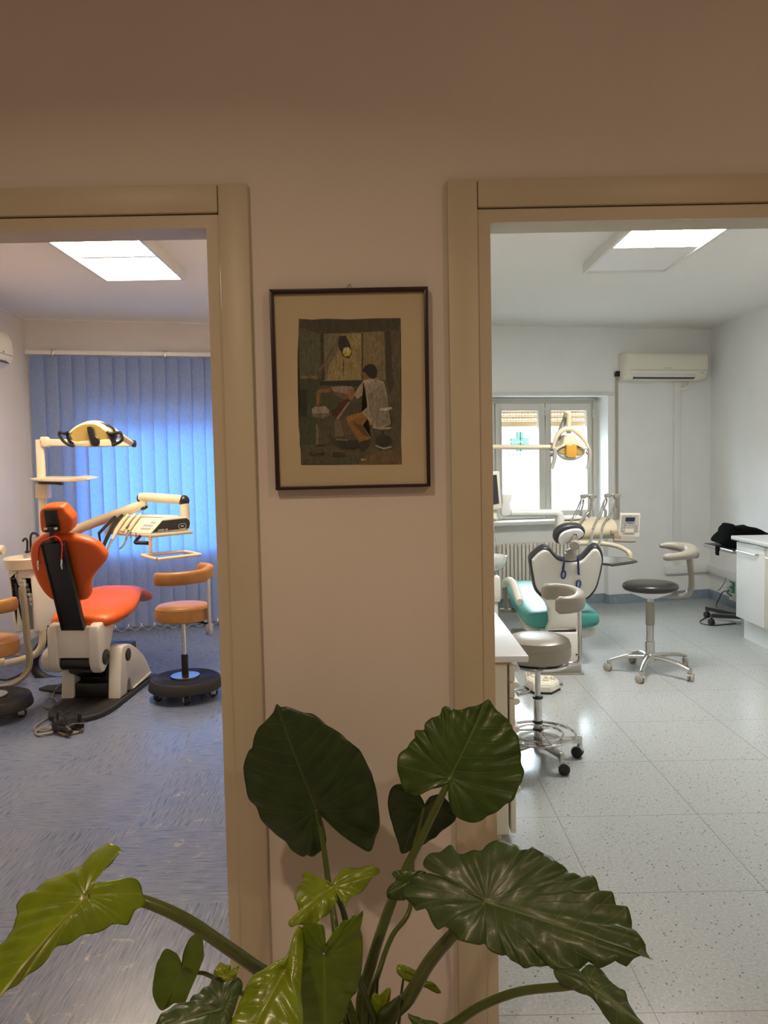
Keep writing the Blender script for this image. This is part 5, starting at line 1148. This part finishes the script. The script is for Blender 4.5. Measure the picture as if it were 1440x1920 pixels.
PAINT = [
 ((.10, .095, .06), [(318, 385), (420, 392), (520, 384), (700, 390), (880, 382), (1085, 380), (1082, 520), (1090, 700), (1086, 900), (1092, 1100), (1088, 1300), (1095, 1480), (950, 1483), (800, 1481), (560, 1486), (335, 1487), (338, 1400), (326, 1345), (330, 1290), (316, 1200), (322, 1050), (311, 960), (318, 800), (308, 640), (316, 500)]),
 ((.12, .125, .08), [(330, 400), (480, 420), (480, 830), (325, 830)]), ((.13, .11, .07), [(960, 420), (1080, 400), (1085, 1000), (985, 1000)]),
 ((.06, .055, .04), [(970, 480), (1010, 480), (1030, 900), (1000, 960), (975, 850)]), ((.075, .07, .05), [(330, 395), (1080, 385), (1075, 470), (480, 500), (330, 450)]),
 ((.24, .21, .12), [(490, 500), (960, 480), (975, 845), (500, 855)]), ((.20, .19, .14), [(505, 505), (630, 505), (600, 640), (520, 760)]),
 ((.36, .30, .14), [(640, 500), (790, 500), (795, 845), (530, 850), (545, 740), (600, 660)]), ((.27, .22, .12), [(812, 500), (955, 495), (955, 700), (900, 730), (830, 735), (800, 800)]),
 ((.05, .05, .035), [(790, 495), (800, 495), (802, 845), (792, 845)]), ((.06, .05, .035), [(480, 500), (505, 500), (515, 850), (490, 850)]), ((.10, .08, .04), [(652, 690), (660, 690), (658, 790), (650, 790)]),
 ((.028, .034, .034), [(480, 858), (800, 848), (800, 900), (600, 885), (470, 890)]), ((.06, .075, .045), [(330, 840), (470, 840), (450, 1330), (325, 1340)]),
 ((.022, .034, .026), [(325, 920), (382, 915), (380, 1120), (332, 1130)]), ((.08, .09, .05), [(470, 950), (700, 950), (640, 1050), (540, 1070), (470, 1040)]), ((.075, .07, .05), [(700, 1015), (820, 1010), (820, 1090), (700, 1110), (640, 1170), (650, 1080)]),
 ((.18, .135, .065), [(572, 600), (586, 608), (478, 795), (462, 785)]), ((.24, .17, .08), [(330, 815), (390, 815), (390, 838), (328, 838)]), ((.24, .17, .08), [(400, 815), (465, 815), (460, 840), (402, 838)]), ((.22, .14, .09), [(575, 580), (605, 580), (608, 605), (580, 608)]),
 ((.035, .034, .028), [(622, 515), (672, 512), (700, 570), (716, 615), (700, 600), (660, 600), (645, 640), (625, 620), (614, 570)]), ((.03, .03, .02), [(650, 600), (692, 590), (722, 632), (698, 685), (650, 668), (638, 640)]),
 ((.62, .50, .09), [(657, 606), (690, 598), (717, 630), (698, 668), (660, 668), (646, 640)]), ((.66, .62, .42), [(657, 606), (690, 598), (706, 622), (690, 632), (652, 634)]),
 ((.27, .15, .065), [(450, 930), (475, 915), (560, 912), (560, 940), (480, 945), (475, 1040), (450, 1040)]), ((.34, .29, .23), [(555, 900), (640, 892), (720, 895), (735, 920), (690, 955), (580, 935)]), ((.20, .13, .08), [(560, 935), (690, 955), (690, 1000), (640, 985)]),
 ((.34, .18, .10), [(678, 930), (710, 908), (740, 930), (745, 965), (715, 1003), (690, 985)]), ((.075, .026, .020), [(690, 985), (620, 1020), (600, 1060), (555, 1075), (570, 1110), (600, 1128), (660, 1060), (700, 1010)]), ((.32, .24, .18), [(695, 1005), (702, 1020), (612, 1152), (598, 1138)]),
 ((.19, .155, .10), [(582, 1150), (630, 1150), (660, 1272), (590, 1272)]), ((.12, .09, .06), [(630, 1150), (690, 1100), (740, 1260), (660, 1270)]),
 ((.10, .09, .055), [(450, 1180), (540, 1175), (540, 1335), (455, 1340)]), ((.24, .19, .11), [(445, 1182), (465, 1182), (465, 1338), (450, 1338)]), ((.40, .33, .29), [(414, 1065), (440, 1048), (520, 1045), (548, 1075), (546, 1115), (500, 1138), (425, 1125)]), ((.20, .165, .14), [(418, 1100), (546, 1095), (540, 1120), (500, 1138), (425, 1125)]),
 ((.30, .15, .045), [(675, 1130), (720, 1105), (790, 1090), (840, 1130), (880, 1190), (800, 1190), (862, 1280), (830, 1320), (770, 1310), (700, 1200)]), ((.14, .07, .03), [(720, 1160), (800, 1190), (850, 1280), (800, 1260)]), ((.40, .21, .06), [(675, 1130), (790, 1092), (820, 1120), (720, 1150), (690, 1170)]),
 ((.05, .03, .025), [(782, 1312), (862, 1290), (850, 1345), (800, 1392), (782, 1370)]),
 ((.42, .37, .31), [(805, 850), (880, 828), (960, 860), (985, 960), (995, 1090), (1012, 1180), (940, 1215), (870, 1190), (830, 1130), (790, 1090), (835, 1050), (815, 980), (822, 945), (755, 992), (738, 950), (775, 890)]), ((.29, .255, .21), [(835, 960), (945, 880), (980, 1000), (1000, 1180), (905, 1200), (850, 1080)]), ((.52, .47, .40), [(805, 850), (880, 835), (880, 870), (800, 868)]),
 ((.022, .018, .016), [(797, 775), (815, 742), (850, 726), (890, 735), (910, 775), (905, 820), (880, 842), (850, 825), (812, 800)]), ((.28, .15, .08), [(795, 790), (815, 790), (845, 822), (860, 838), (810, 845)]),
 ((.62, .55, .48), [(928, 1062), (1015, 1050), (1020, 1064), (990, 1078), (930, 1076)]), ((.05, .05, .05), [(1018, 1100), (1028, 1150), (1015, 1200), (1005, 1195), (1018, 1150)]), ((.45, .42, .38), [(870, 1195), (940, 1208), (1015, 1200), (1010, 1216), (940, 1222), (880, 1212)]), ((.03, .03, .03), [(940, 1222), (957, 1222), (960, 1320), (945, 1320)]),
 ((.07, .075, .075), ell_(957, 1312, 70, 56)), ((.025, .028, .03), ell_(957, 1306, 60, 44)), ((.40, .42, .40), [(892, 1335), (957, 1358), (1020, 1345), (1015, 1358), (957, 1370), (900, 1350)]), ((.03, .03, .03), [(940, 1250), (957, 1250), (960, 1320), (945, 1320)]),
 ((.026, .024, .024), [(600, 1300), (760, 1302), (785, 1350), (730, 1372), (640, 1362)]), ((.30, .28, .22), [(600, 1293), (690, 1298), (690, 1304), (600, 1300)]), ((.05, .07, .04), [(545, 1260), (590, 1285), (640, 1362), (560, 1320)]), ((.16, .11, .06), [(880, 1390), (1085, 1360), (1092, 1478), (780, 1481), (800, 1440)]), ((.09, .09, .05), [(340, 1440), (560, 1460), (760, 1440), (770, 1480), (340, 1483)]),
 ((.05, .035, .03), [(575, 1382), (650, 1390), (678, 1425), (575, 1422)]), ((.24, .11, .07), [(575, 1374), (645, 1380), (648, 1392), (575, 1386)]), ((.45, .36, .22), [(785, 1440), (830, 1440), (825, 1452), (790, 1455)]),
 ((.04, .02, .015), [(455, 1335), (520, 1332), (515, 1342), (460, 1344)]),
]
me = bpy.data.meshes.new('painting'); bm = bmesh.new(); cl = bm.loops.layers.float_color.new('Col')
for li, (c_, poly) in enumerate(PAINT):
    q = [p + Vector((0, .0095 - li * .00004, 0)) for p in z4(*poly)]
    f_ = bm.faces.new([bm.verts.new(_inv(pf) @ p) for p in q])
    for lp in f_.loops: lp[cl] = (c_[0], c_[1], c_[2], 1)
bmesh.ops.triangulate(bm, faces=bm.faces[:])
for f_ in bm.faces:
    f_.normal_update()
    if f_.normal.y > 0: f_.normal_flip()
bm.to_mesh(me); bm.free(); me.materials.append(paint_mat())
po = bpy.data.objects.new('painting', me); COL.objects.link(po); po.parent = pf
sgp = z4((455, 1402))[0]
text('signature', 'Kaynó', .0145, M['black_plastic'], po, Matrix.Translation(sgp + Vector((0, .0065, 0))) @ Matrix.Rotation(PI / 2, 4, 'X'), .0002, 'CENTER', True, .25)
b = B(); b.slab([p + Vector((0, .004, 0)) for p in z4((124, 199), (1262, 177), (1287, 1631), (173, 1654))], (0, .0015, 0), 0); obj('glass', b, M['glass'], pf, world=True)
hk = z4((700, 118))[0]; hk.y = WY0 - .006
b = B(); b.tube([hk + Vector((0, .008, .004)), hk, hk + Vector((0, -.004, 0))], .0012, 6, smooth=False)
b.tube([hk, z4((680, 157))[0] + Vector((0, .012, 0)), z4((712, 157))[0] + Vector((0, .012, 0))], .0012, 6, smooth=False, closed=True); obj('hanger', b, M['steel'], pf, world=True)

# ================================================================ hall: the potted plant
def leaf_mat(name, col, vein, rough=.35, trans=.18, sp=.034, coat=.25, tcol=None):
    m, nt, p = new_mat(name); g = N(nt)
    uv = g.node('ShaderNodeUVMap', uv_map='vein'); sx = g.node('ShaderNodeSeparateXYZ'); g.put(sx, 0, uv.outputs[0])
    ab = g.math('ABSOLUTE', sx.outputs[1])
    fb = g.math('MULTIPLY', ab, g.math('MULTIPLY_ADD', ab, 2.0, .36)); fwd = g.math('SUBTRACT', sx.outputs[0], fb)
    ph = g.math('FRACT', g.math('DIVIDE', fwd, sp)); d1 = g.math('MULTIPLY', g.math('ABSOLUTE', g.math('SUBTRACT', ph, .5)), sp)
    rad = g.math('SQRT', g.math('ADD', g.math('MULTIPLY', ab, ab), g.math('MULTIPLY', sx.outputs[0], sx.outputs[0])))
    ph2 = g.math('FRACT', g.math('DIVIDE', g.math('ARCTAN2', ab, sx.outputs[0]), .52)); d2 = g.math('MULTIPLY', g.math('MULTIPLY', g.math('ABSOLUTE', g.math('SUBTRACT', ph2, .5)), .52), rad)
    isf = g.math('GREATER_THAN', fwd, 0.0)
    d = g.math('ADD', g.math('MULTIPLY', isf, d1), g.math('MULTIPLY', g.math('SUBTRACT', 1.0, isf), d2))
    lat = g.math('MULTIPLY', g.step(d, .0007, .0016, 1, 0), .5)
    fine = g.math('FRACT', g.math('MULTIPLY', g.math('DIVIDE', fwd, sp), 5.0))
    mid = g.math('MULTIPLY', g.step(ab, .0017, .0032, 1, 0), g.math('GREATER_THAN', sx.outputs[0], -.004))
    mk = g.math('MAXIMUM', lat, mid)
    tc = g.node('ShaderNodeTexCoord').outputs['Object']
    n1 = g.noise(tc, 22, 4)
    base = g.mix(g.step(n1, .3, .7), tuple(c * .78 for c in col), tuple(c * 1.22 for c in col))
    base = g.mix(g.math('MULTIPLY', g.math('ABSOLUTE', g.math('SUBTRACT', fine, .5)), .35), base, tuple(c * .7 for c in col))
    colr = g.mix(mk, base, vein); g.put(p, 'Base Color', colr)
    p.inputs['Roughness'].default_value = rough; p.inputs['Coat Weight'].default_value = coat; p.inputs['Coat Roughness'].default_value = .22
    bp = g.node('ShaderNodeBump'); bp.inputs['Strength'].default_value = .5; bp.inputs['Distance'].default_value = .0012
    g.put(bp, 'Height', g.math('SUBTRACT', g.noise(tc, 120, 3), g.math('MULTIPLY', mk, .8))); g.put(p, 'Normal', bp.outputs[0])
    t = g.node('ShaderNodeBsdfTranslucent'); g.put(t, 0, g.mix(mk, tcol or tuple(min(1, c * 1.6) for c in col), vein)); mx = g.node('ShaderNodeMixShader'); mx.inputs[0].default_value = trans
    g.put(mx, 1, p.outputs[0]); g.put(mx, 2, t.outputs[0]); g.put(nt.nodes['Material Output'], 0, mx.outputs[0])
    return m
M['leaf_dark'] = leaf_mat('dark_green_leaf', (.024, .058, .011), (.06, .10, .026), .42, .12)
M['leaf_mid'] = leaf_mat('mid_green_leaf', (.052, .115, .013), (.11, .18, .04), .42, .18)
M['leaf_grey'] = leaf_mat('grey_green_leaf', (.062, .112, .032), (.13, .20, .07), .42, .12, .036, .12)
M['leaf_bright'] = leaf_mat('fresh_green_leaf', (.235, .34, .010), (.34, .41, .045), .30, .28, .026, .5)
M['leaf_lime'] = leaf_mat('lime_leaf', (.155, .265, .008), (.23, .33, .03), .32, .40, .030, .3)
M['stem'] = mat('green_stem', (.085, .125, .022), .4, var=.15, vscale=18, coat=.2)
M['stem_dark'] = mat('dark_green_stem', (.04, .065, .014), .4, var=.15, vscale=18)
POT = Vector((-.035, 1.50, 0)); SOIL = .20
pt = thing('potted_plant', 'big heart leaved potted plant in the hall, in front of the wall between the doorways', 'plant', POT)
b = B(); b.lathe([(0, .0), (.125, .0), (.135, .01), (.165, .205), (.172, .21), (.172, .235), (.160, .235), (.155, .22), (.152, SOIL), (0, SOIL)], POT, (0, 0, 1), 44); pot = obj('pot', b, mat('grey_stoneware_pot', (.22, .20, .18), .55, var=.1, vscale=14), pt, world=True)
b = B(); b.lathe([(0, SOIL + .001), (.152, SOIL + .001), (.151, SOIL + .006), (.08, SOIL + .014), (0, SOIL + .016)], POT, (0, 0, 1), 40); obj('soil', b, mat('potting_soil', (.035, .022, .014), .95, bump=1.0, bscale=90, var=.3, vscale=60), pt, world=True)
def leaf(mname, outline, base, tip, Z0, gx, gy, petiole=None, prad=(.006, .011), fold=0.0, bulge=.012, quilt=.0035, sp=.034, wave=.004, wf=26, crumple=0.0, stem='stem', ripple=0.0):
    """a heart-shaped blade: polar mesh round the stalk joint, ridged between its side veins, with its own stalk"""
    bx, by = base
    ax_ = Vector((tip[0] - bx, tip[1] - by, 0)); ax_.normalize()
    def dz(px, py):
        l_ = abs((px - bx) * ax_.y - (py - by) * ax_.x)
        return Z0 + gx * (px - bx) + gy * (py - by) + fold * l_
    pts = cr([(px, py) for px, py in outline], 7, True)
    rim = [at(px, py, dz(px, py)) for px, py in pts]; c = at(bx, by, Z0)
    tp = at(tip[0], tip[1], dz(*tip)); axis = (tp - c); L = axis.length; axis.normalize()
    nr = Vector()
    for i in range(len(rim)): nr += (rim[i] - c).cross(rim[(i + 1) % len(rim)] - c)
    nr.normalize()
    if nr.dot(EYE - c) < 0: nr = -nr
    lat = nr.cross(axis).normalized(); n = len(rim); K = 18
    verts, uvs = [], []
    ph0 = (bx * 7.3 + by * 3.1) % 6.28
    for r in range(1, K + 1):
        t = (r / K) ** .85
        for k in range(n):
            p = c.lerp(rim[k], t); q = p - c; a_ = q.dot(axis); b_ = q.dot(lat)
            fw_ = a_ - abs(b_) * (.36 + 2.0 * abs(b_))
            ph = fw_ / sp if fw_ > 0 else math.atan2(abs(b_), a_) / .52
            rid = -math.cos(2 * PI * (ph - .5)) * .5 * quilt * min(1, abs(b_) / .03) * (1 - .35 * t) * min(1, abs(fw_) / .02) * (1 if fw_ > 0 else .7)
            mid = -.6 * quilt * math.exp(-(b_ / .006) ** 2) if a_ > 0 else 0
            w = wave * math.sin(k / n * 2 * PI * wf + ph0) * t ** 4
            cr_ = crumple * (math.sin(a_ * 55 + ph0) * math.cos(b_ * 70 + a_ * 20) + .5 * math.sin(a_ * 110 - b_ * 90)) * t
            rp = ripple * math.sin(a_ * 38 + abs(b_) * 30 + ph0) * t
            p = p + nr * (bulge * 4 * t * (1 - t) * .5 + rid + mid + w + cr_ + rp)
            verts.append(p); uvs.append((a_, b_))
    bm = bmesh.new(); uvl = bm.loops.layers.uv.new('vein'); inv = _inv(pt)
    vc = bm.verts.new(inv @ c); vv = [bm.verts.new(inv @ p) for p in verts]; UV = {vc: (0, 0)}
    for v, u_ in zip(vv, uvs): UV[v] = u_
    for k in range(n): bm.faces.new((vc, vv[k], vv[(k + 1) % n]))
    for r in range(K - 1):
        for k in range(n): bm.faces.new((vv[r * n + k], vv[(r + 1) * n + k], vv[(r + 1) * n + (k + 1) % n], vv[r * n + (k + 1) % n]))
    for f_ in bm.faces:
        f_.smooth = True
        for lp in f_.loops: lp[uvl].uv = UV[lp.vert]
    bmesh.ops.recalc_face_normals(bm, faces=bm.faces[:])
    me = bpy.data.meshes.new('leaf'); bm.to_mesh(me); bm.free(); me.materials.append(M[mname])
    o = bpy.data.objects.new('leaf', me); COL.objects.link(o); o.parent = pt
    so_ = o.modifiers.new('thickness', 'SOLIDIFY'); so_.thickness = .0010; so_.offset = 0
    if petiole:
        P = [c - nr * .0015] + [at(px, py, z) for px, py, z in petiole]
        last = P[-1]; e = Vector((POT.x + (last.x - POT.x) * .45, POT.y + (last.y - POT.y) * .3, SOIL + .005))
        if e.z < last.z: P.append(e)
        rr_ = [prad[0] + (prad[1] - prad[0]) * i / (len(P) - 1) for i in range(len(P))]
        obj('petiole', B().tube(P, rr_, 12, 5), M[stem], o, world=True)
    return o
def zp(*p): return zz(440, 1280, .3889, p)
def zq(*p): return zz(0, 1560, .3889, p)
def zr(*p): return zz(700, 1540, .3889, p)
def pz_(f, *p): return [(*f((x, y))[0], z) for x, y, z in p]
# upright dark leaf on the left
leaf('leaf_dark', zp((203, 103), (225, 117), (262, 120), (330, 140), (380, 155), (430, 190), (475, 222), (520, 255), (562, 288), (600, 325), (632, 375), (655, 425), (668, 465), (682, 510), (693, 600), (699, 680), (680, 745), (664, 800), (636, 808), (585, 785), (530, 728), (470, 668), (432, 640), (420, 650), (434, 715), (440, 770), (405, 822), (380, 838), (350, 828), (330, 842), (290, 815), (262, 795), (240, 760), (190, 722), (150, 690), (125, 650), (105, 605), (72, 565), (55, 505), (42, 430), (48, 380), (65, 335), (85, 310), (95, 258), (118, 215), (150, 182), (185, 145)),
     zp((393, 610))[0], zp((203, 103))[0], 1.74, 0.0, .00020, pz_(zp, (425, 770, 1.735), (450, 950, 1.71), (480, 1150, 1.67), (510, 1400, 1.60), (545, 1660, 1.55)), (.005, .011), bulge=.02, quilt=.0022, sp=.036, wave=.003, wf=19)
# upright leaf on the right, in front of the door casing
leaf('leaf_mid', zp((1222, 80), (1238, 95), (1258, 125), (1300, 162), (1330, 192), (1342, 225), (1368, 262), (1372, 300), (1382, 345), (1380, 385), (1397, 430), (1385, 470), (1372, 500), (1345, 560), (1310, 585), (1270, 618), (1225, 640), (1190, 665), (1130, 672), (1080, 655), (1050, 620), (1033, 570), (1030, 520), (1028, 495), (1000, 500), (930, 520), (890, 540), (845, 540), (815, 515), (798, 470), (785, 420), (790, 350), (830, 315), (845, 290), (868, 265), (870, 230), (912, 228), (918, 195), (950, 170), (988, 155), (1000, 125), (1020, 112), (1045, 126), (1085, 130), (1120, 120), (1158, 112), (1195, 98)),
     zp((1037, 458))[0], zp((1222, 80))[0], 1.63, -.0001, -.00025, pz_(zp, (1015, 510, 1.625), (905, 740, 1.62), (825, 900, 1.61), (745, 1090, 1.59), (660, 1350, 1.56), (610, 1600, 1.53)), (.006, .014), bulge=.018, quilt=.0034, sp=.030, wave=.005, wf=22)
# dark leaf behind it, tip down
leaf('leaf_dark', zp((806, 828), (850, 806), (890, 790), (930, 770), (975, 738), (1012, 706), (1065, 662), (1062, 630), (1035, 580), (1000, 545), (965, 540), (935, 560), (918, 590), (905, 560), (880, 530), (830, 500), (778, 490), (748, 525), (738, 580), (745, 630), (758, 680), (775, 735), (792, 785)),
     zp((912, 605))[0], zp((806, 828))[0], 1.80, 0, .00015, pz_(zp, (885, 720, 1.79), (860, 830, 1.77), (845, 1090, 1.72), (760, 1220, 1.68), (700, 1380, 1.62), (640, 1620, 1.56)), (.004, .007), bulge=-.015, quilt=.002, sp=.030, wave=.002, wf=15)
# big grey-green leaf reaching to the right
leaf('leaf_grey', zr((1338, 664), (1318, 632), (1308, 580), (1275, 545), (1248, 515), (1245, 470), (1228, 418), (1205, 412), (1172, 400), (1155, 350), (1120, 345), (1090, 325), (1075, 285), (1045, 262), (1015, 268), (975, 255), (945, 245), (925, 215), (880, 200), (855, 165), (820, 152), (785, 145), (768, 122), (742, 128), (715, 140), (690, 108), (640, 98), (590, 100), (540, 112), (515, 138), (480, 148), (435, 150), (400, 145), (375, 120), (340, 130), (310, 150), (270, 165), (240, 188), (242, 215), (262, 238), (330, 262), (420, 320), (400, 330), (330, 275), (275, 250), (200, 272), (165, 300), (145, 320), (148, 365), (185, 395), (208, 432), (255, 430), (280, 480), (312, 520), (350, 512), (385, 535), (410, 570), (445, 588), (500, 592), (535, 592), (560, 625), (605, 638), (640, 650), (665, 675), (700, 682), (740, 710), (790, 702), (840, 692), (870, 715), (930, 716), (985, 705), (1040, 680), (1065, 682), (1085, 700), (1140, 692), (1205, 652), (1218, 690), (1250, 672), (1290, 645), (1318, 632)),
     zr((545, 390))[0], zr((1338, 664))[0], 1.40, -.00020, -.00075, pz_(zr, (500, 440, 1.40), (395, 535, 1.42), (270, 680, 1.46), (170, 850, 1.49), (60, 1000, 1.50)), (.009, .017), bulge=.018, quilt=.0042, sp=.036, wave=.006, wf=27, crumple=.0026)
# small leaf folded behind its left lobe
leaf('leaf_mid', zr((90, 250), (120, 236), (180, 238), (245, 240), (250, 262), (200, 280), (175, 300), (165, 345), (150, 380), (100, 378), (68, 368), (66, 335), (85, 305), (120, 288), (150, 285), (110, 278)), zr((160, 292))[0], zr((66, 350))[0], 1.50, 0, -.0003, None, bulge=.006, quilt=.001, wave=.002)
# drooping leaf at the lower right
leaf('leaf_grey', zr((868, 712), (900, 715), (945, 708), (985, 712), (1000, 725), (1040, 690), (1070, 700), (1105, 722), (1140, 770), (1180, 800), (1215, 822), (1228, 870), (1260, 925), (1305, 975), (1380, 1040), (1300, 1030), (1190, 1005), (1130, 960), (1085, 890), (1050, 850), (1000, 828), (955, 808), (910, 785), (880, 755)),
     zr((1038, 785))[0], zr((1380, 1040))[0], 1.24, -.0002, -.0006, pz_(zr, (985, 790, 1.255), (915, 797, 1.27), (700, 822, 1.34), (520, 890, 1.41), (390, 977, 1.45), (260, 1080, 1.48)), (.0055, .011), fold=.0003, bulge=.012, quilt=.004, sp=.030, wave=.003, wf=13)
# fresh glossy leaf at the lower left
leaf('leaf_bright', zq((515, 50), (545, 58), (575, 72), (583, 98), (560, 125), (530, 155), (490, 195), (455, 240), (432, 275), (440, 268), (475, 242), (520, 232), (590, 230), (655, 228), (678, 255), (688, 300), (702, 335), (680, 365), (650, 390), (620, 435), (595, 448), (540, 455), (490, 470), (440, 490), (375, 510), (330, 535), (280, 555), (240, 600), (190, 650), (140, 690), (95, 722), (45, 745), (0, 790), (-70, 870), (-60, 700), (0, 560), (40, 500), (75, 430), (85, 395), (80, 350), (115, 310), (165, 285), (200, 245), (270, 215), (330, 190), (390, 155), (430, 120), (470, 85)),
     zq((410, 310))[0], zq((-70, 870))[0], 1.22, .0001, -.00065, pz_(zq, (480, 322, 1.262), (560, 312, 1.295), (700, 335, 1.305), (900, 425, 1.325), (1100, 560, 1.37), (1250, 665, 1.42), (1420, 790, 1.46)), (.008, .014), fold=.0004, bulge=.016, quilt=.0045, sp=.026, wave=.003, wf=17, crumple=.0018)
# small matt leaf left of the stalk bundle
leaf('leaf_lime', zq((782, 866), (760, 835), (735, 790), (740, 720), (752, 645), (770, 605), (792, 570), (828, 568), (850, 590), (866, 618), (875, 635), (882, 590), (900, 540), (925, 500), (958, 488), (978, 530), (983, 600), (965, 650), (945, 700), (915, 770), (885, 826), (835, 830), (805, 848)),
     zq((874, 665))[0], zq((782, 866))[0], 1.43, 0, .0003, pz_(zq, (950, 678, 1.44), (1010, 692, 1.45), (1200, 800, 1.48), (1400, 960, 1.49)), (.003, .006), bulge=-.01, quilt=.0015, sp=.028, wave=.002, wf=11)
# folded dark leaf at the bottom left
leaf('leaf_grey', zq((700, 990), (750, 925), (795, 865), (850, 830), (900, 822), (935, 795), (965, 765), (1000, 742), (1030, 690), (1062, 688), (1085, 720), (1130, 700), (1168, 730), (1150, 800), (1120, 880), (1085, 960), (1000, 1050), (820, 1060)),
     zq((1075, 850))[0], zq((700, 990))[0], 1.24, 0, -.0008, pz_(zq, (1150, 960, 1.32), (1300, 1060, 1.42)), (.005, .008), bulge=.018, quilt=.006, sp=.030, wave=.003, wf=11, crumple=.002)
leaf('leaf_bright', zq((1030, 690), (1040, 655), (1062, 628), (1085, 640), (1110, 640), (1112, 665), (1150, 645), (1146, 675), (1130, 705), (1085, 722), (1060, 700)), zq((1080, 690))[0], zq((1060, 628))[0], 1.27, 0, -.0004, None, bulge=.008, quilt=.003, sp=.012, wave=.003, wf=7)
# yellowish glossy leaf at the bottom, left of the middle
leaf('leaf_bright', zp((300, 1180), (330, 1200), (330, 1330), (320, 1480), (330, 1640), (280, 1760), (150, 1790), (20, 1760), (-20, 1650), (0, 1600), (30, 1530), (60, 1450), (100, 1405), (150, 1370), (205, 1345), (250, 1310), (280, 1250)),
     zp((245, 1380))[0], zp((40, 1780))[0], 1.29, 0, -.0006, pz_(zp, (320, 1480, 1.36), (420, 1700, 1.44)), (.005, .009), bulge=.022, quilt=.006, sp=.030, wave=.003, wf=9, crumple=.003)
# hanging lime leaf in the middle
leaf('leaf_lime', zp((402, 1154), (425, 1175), (436, 1215), (440, 1255), (455, 1240), (478, 1195), (510, 1165), (540, 1140), (558, 1138), (572, 1125), (595, 1112), (617, 1104), (615, 1140), (606, 1180), (615, 1240), (618, 1290), (612, 1390), (598, 1450), (582, 1495), (552, 1540), (535, 1600), (500, 1670), (455, 1760), (400, 1740), (300, 1690), (245, 1645), (228, 1590), (212, 1540), (190, 1440), (215, 1385), (248, 1330), (280, 1270), (302, 1225), (325, 1178), (365, 1160)),
     zp((433, 1298))[0], zp((440, 1760))[0], 1.33, 0, .00012, pz_(zp, (450, 1330, 1.355), (520, 1480, 1.42), (580, 1660, 1.49)), (.005, .009), fold=.0003, bulge=.016, quilt=.0030, sp=.032, wave=.003, wf=14, crumple=.0012)
# crumpled young leaf above it
leaf('leaf_bright', zp((325, 920), (360, 922), (400, 938), (435, 955), (466, 968), (490, 935), (530, 900), (575, 892), (640, 894), (697, 900), (692, 925), (660, 955), (620, 992), (585, 1030), (545, 1060), (536, 1086), (515, 1060), (505, 1035), (490, 1062), (462, 1095), (440, 1120), (400, 1150), (350, 1168), (300, 1182), (275, 1178), (258, 1155), (285, 1125), (308, 1098), (296, 1060), (290, 1035), (300, 990), (335, 955)),
     zp((470, 985))[0], zp((258, 1155))[0], 1.42, 0, -.0009, pz_(zp, (515, 1080, 1.45), (535, 1150, 1.46), (585, 1380, 1.47), (640, 1540, 1.48), (680, 1680, 1.49)), (.005, .008), fold=.0002, bulge=.014, quilt=.004, sp=.020, wave=.005, wf=13, crumple=.0045, stem='stem_dark')
# little leaves low between the stalks
leaf('leaf_bright', zp((785, 1364), (808, 1360), (840, 1372), (868, 1385), (895, 1400), (935, 1432), (968, 1455), (995, 1490), (985, 1500), (950, 1485), (915, 1468), (855, 1450), (808, 1425), (782, 1395)), zp((822, 1400))[0], zp((995, 1492))[0], 1.52, 0, -.0004, pz_(zp, (812, 1440, 1.525), (802, 1520, 1.53), (790, 1660, 1.53)), (.002, .004), bulge=.008, quilt=.003, sp=.014, wave=.002, wf=9, crumple=.0015)
leaf('leaf_bright', zp((748, 1470), (750, 1520), (738, 1580), (712, 1625), (680, 1700), (655, 1690), (655, 1600), (662, 1510), (700, 1500)), zp((690, 1640))[0], zp((748, 1470))[0], 1.51, 0, 0, None, bulge=.008, quilt=.003, sp=.018, wave=.002, wf=7, crumple=.002)
leaf('leaf_mid', zp((834, 1600), (870, 1608), (920, 1625), (980, 1640), (960, 1680), (900, 1680), (860, 1650)), zp((930, 1660))[0], zp((834, 1600))[0], 1.46, 0, -.0004, pz_(zp, (900, 1720, 1.49)), (.003, .004), bulge=.006, quilt=.002, wave=.002, wf=7)
# bare stalks of the bundle
for k, (pts, r_) in enumerate(((((690, 1430, 1.56), (680, 1560, 1.54), (672, 1660, 1.53)), .004), (((545, 1560, 1.52), (535, 1660, 1.51)), .004))):
    P = [at(*zp((x, y))[0], z) for x, y, z in pts] + [Vector((POT.x + .02 * k, POT.y + .03, SOIL))]
    obj('stalk', B().tube(P, [r_ * .6] + [r_] * (len(P) - 1), 10, 4), M['stem'], pt, world=True)
b = B(); b.tube([at(*zp((800, 1510))[0], 1.47), at(*zp((760, 1590))[0], 1.48), at(*zp((715, 1680))[0], 1.49), Vector((POT.x + .02, POT.y, SOIL))], [.003, .022, .026, .02], 12, 5, flat=.6); obj('leaf_sheath', b, M['stem_dark'], pt, world=True)
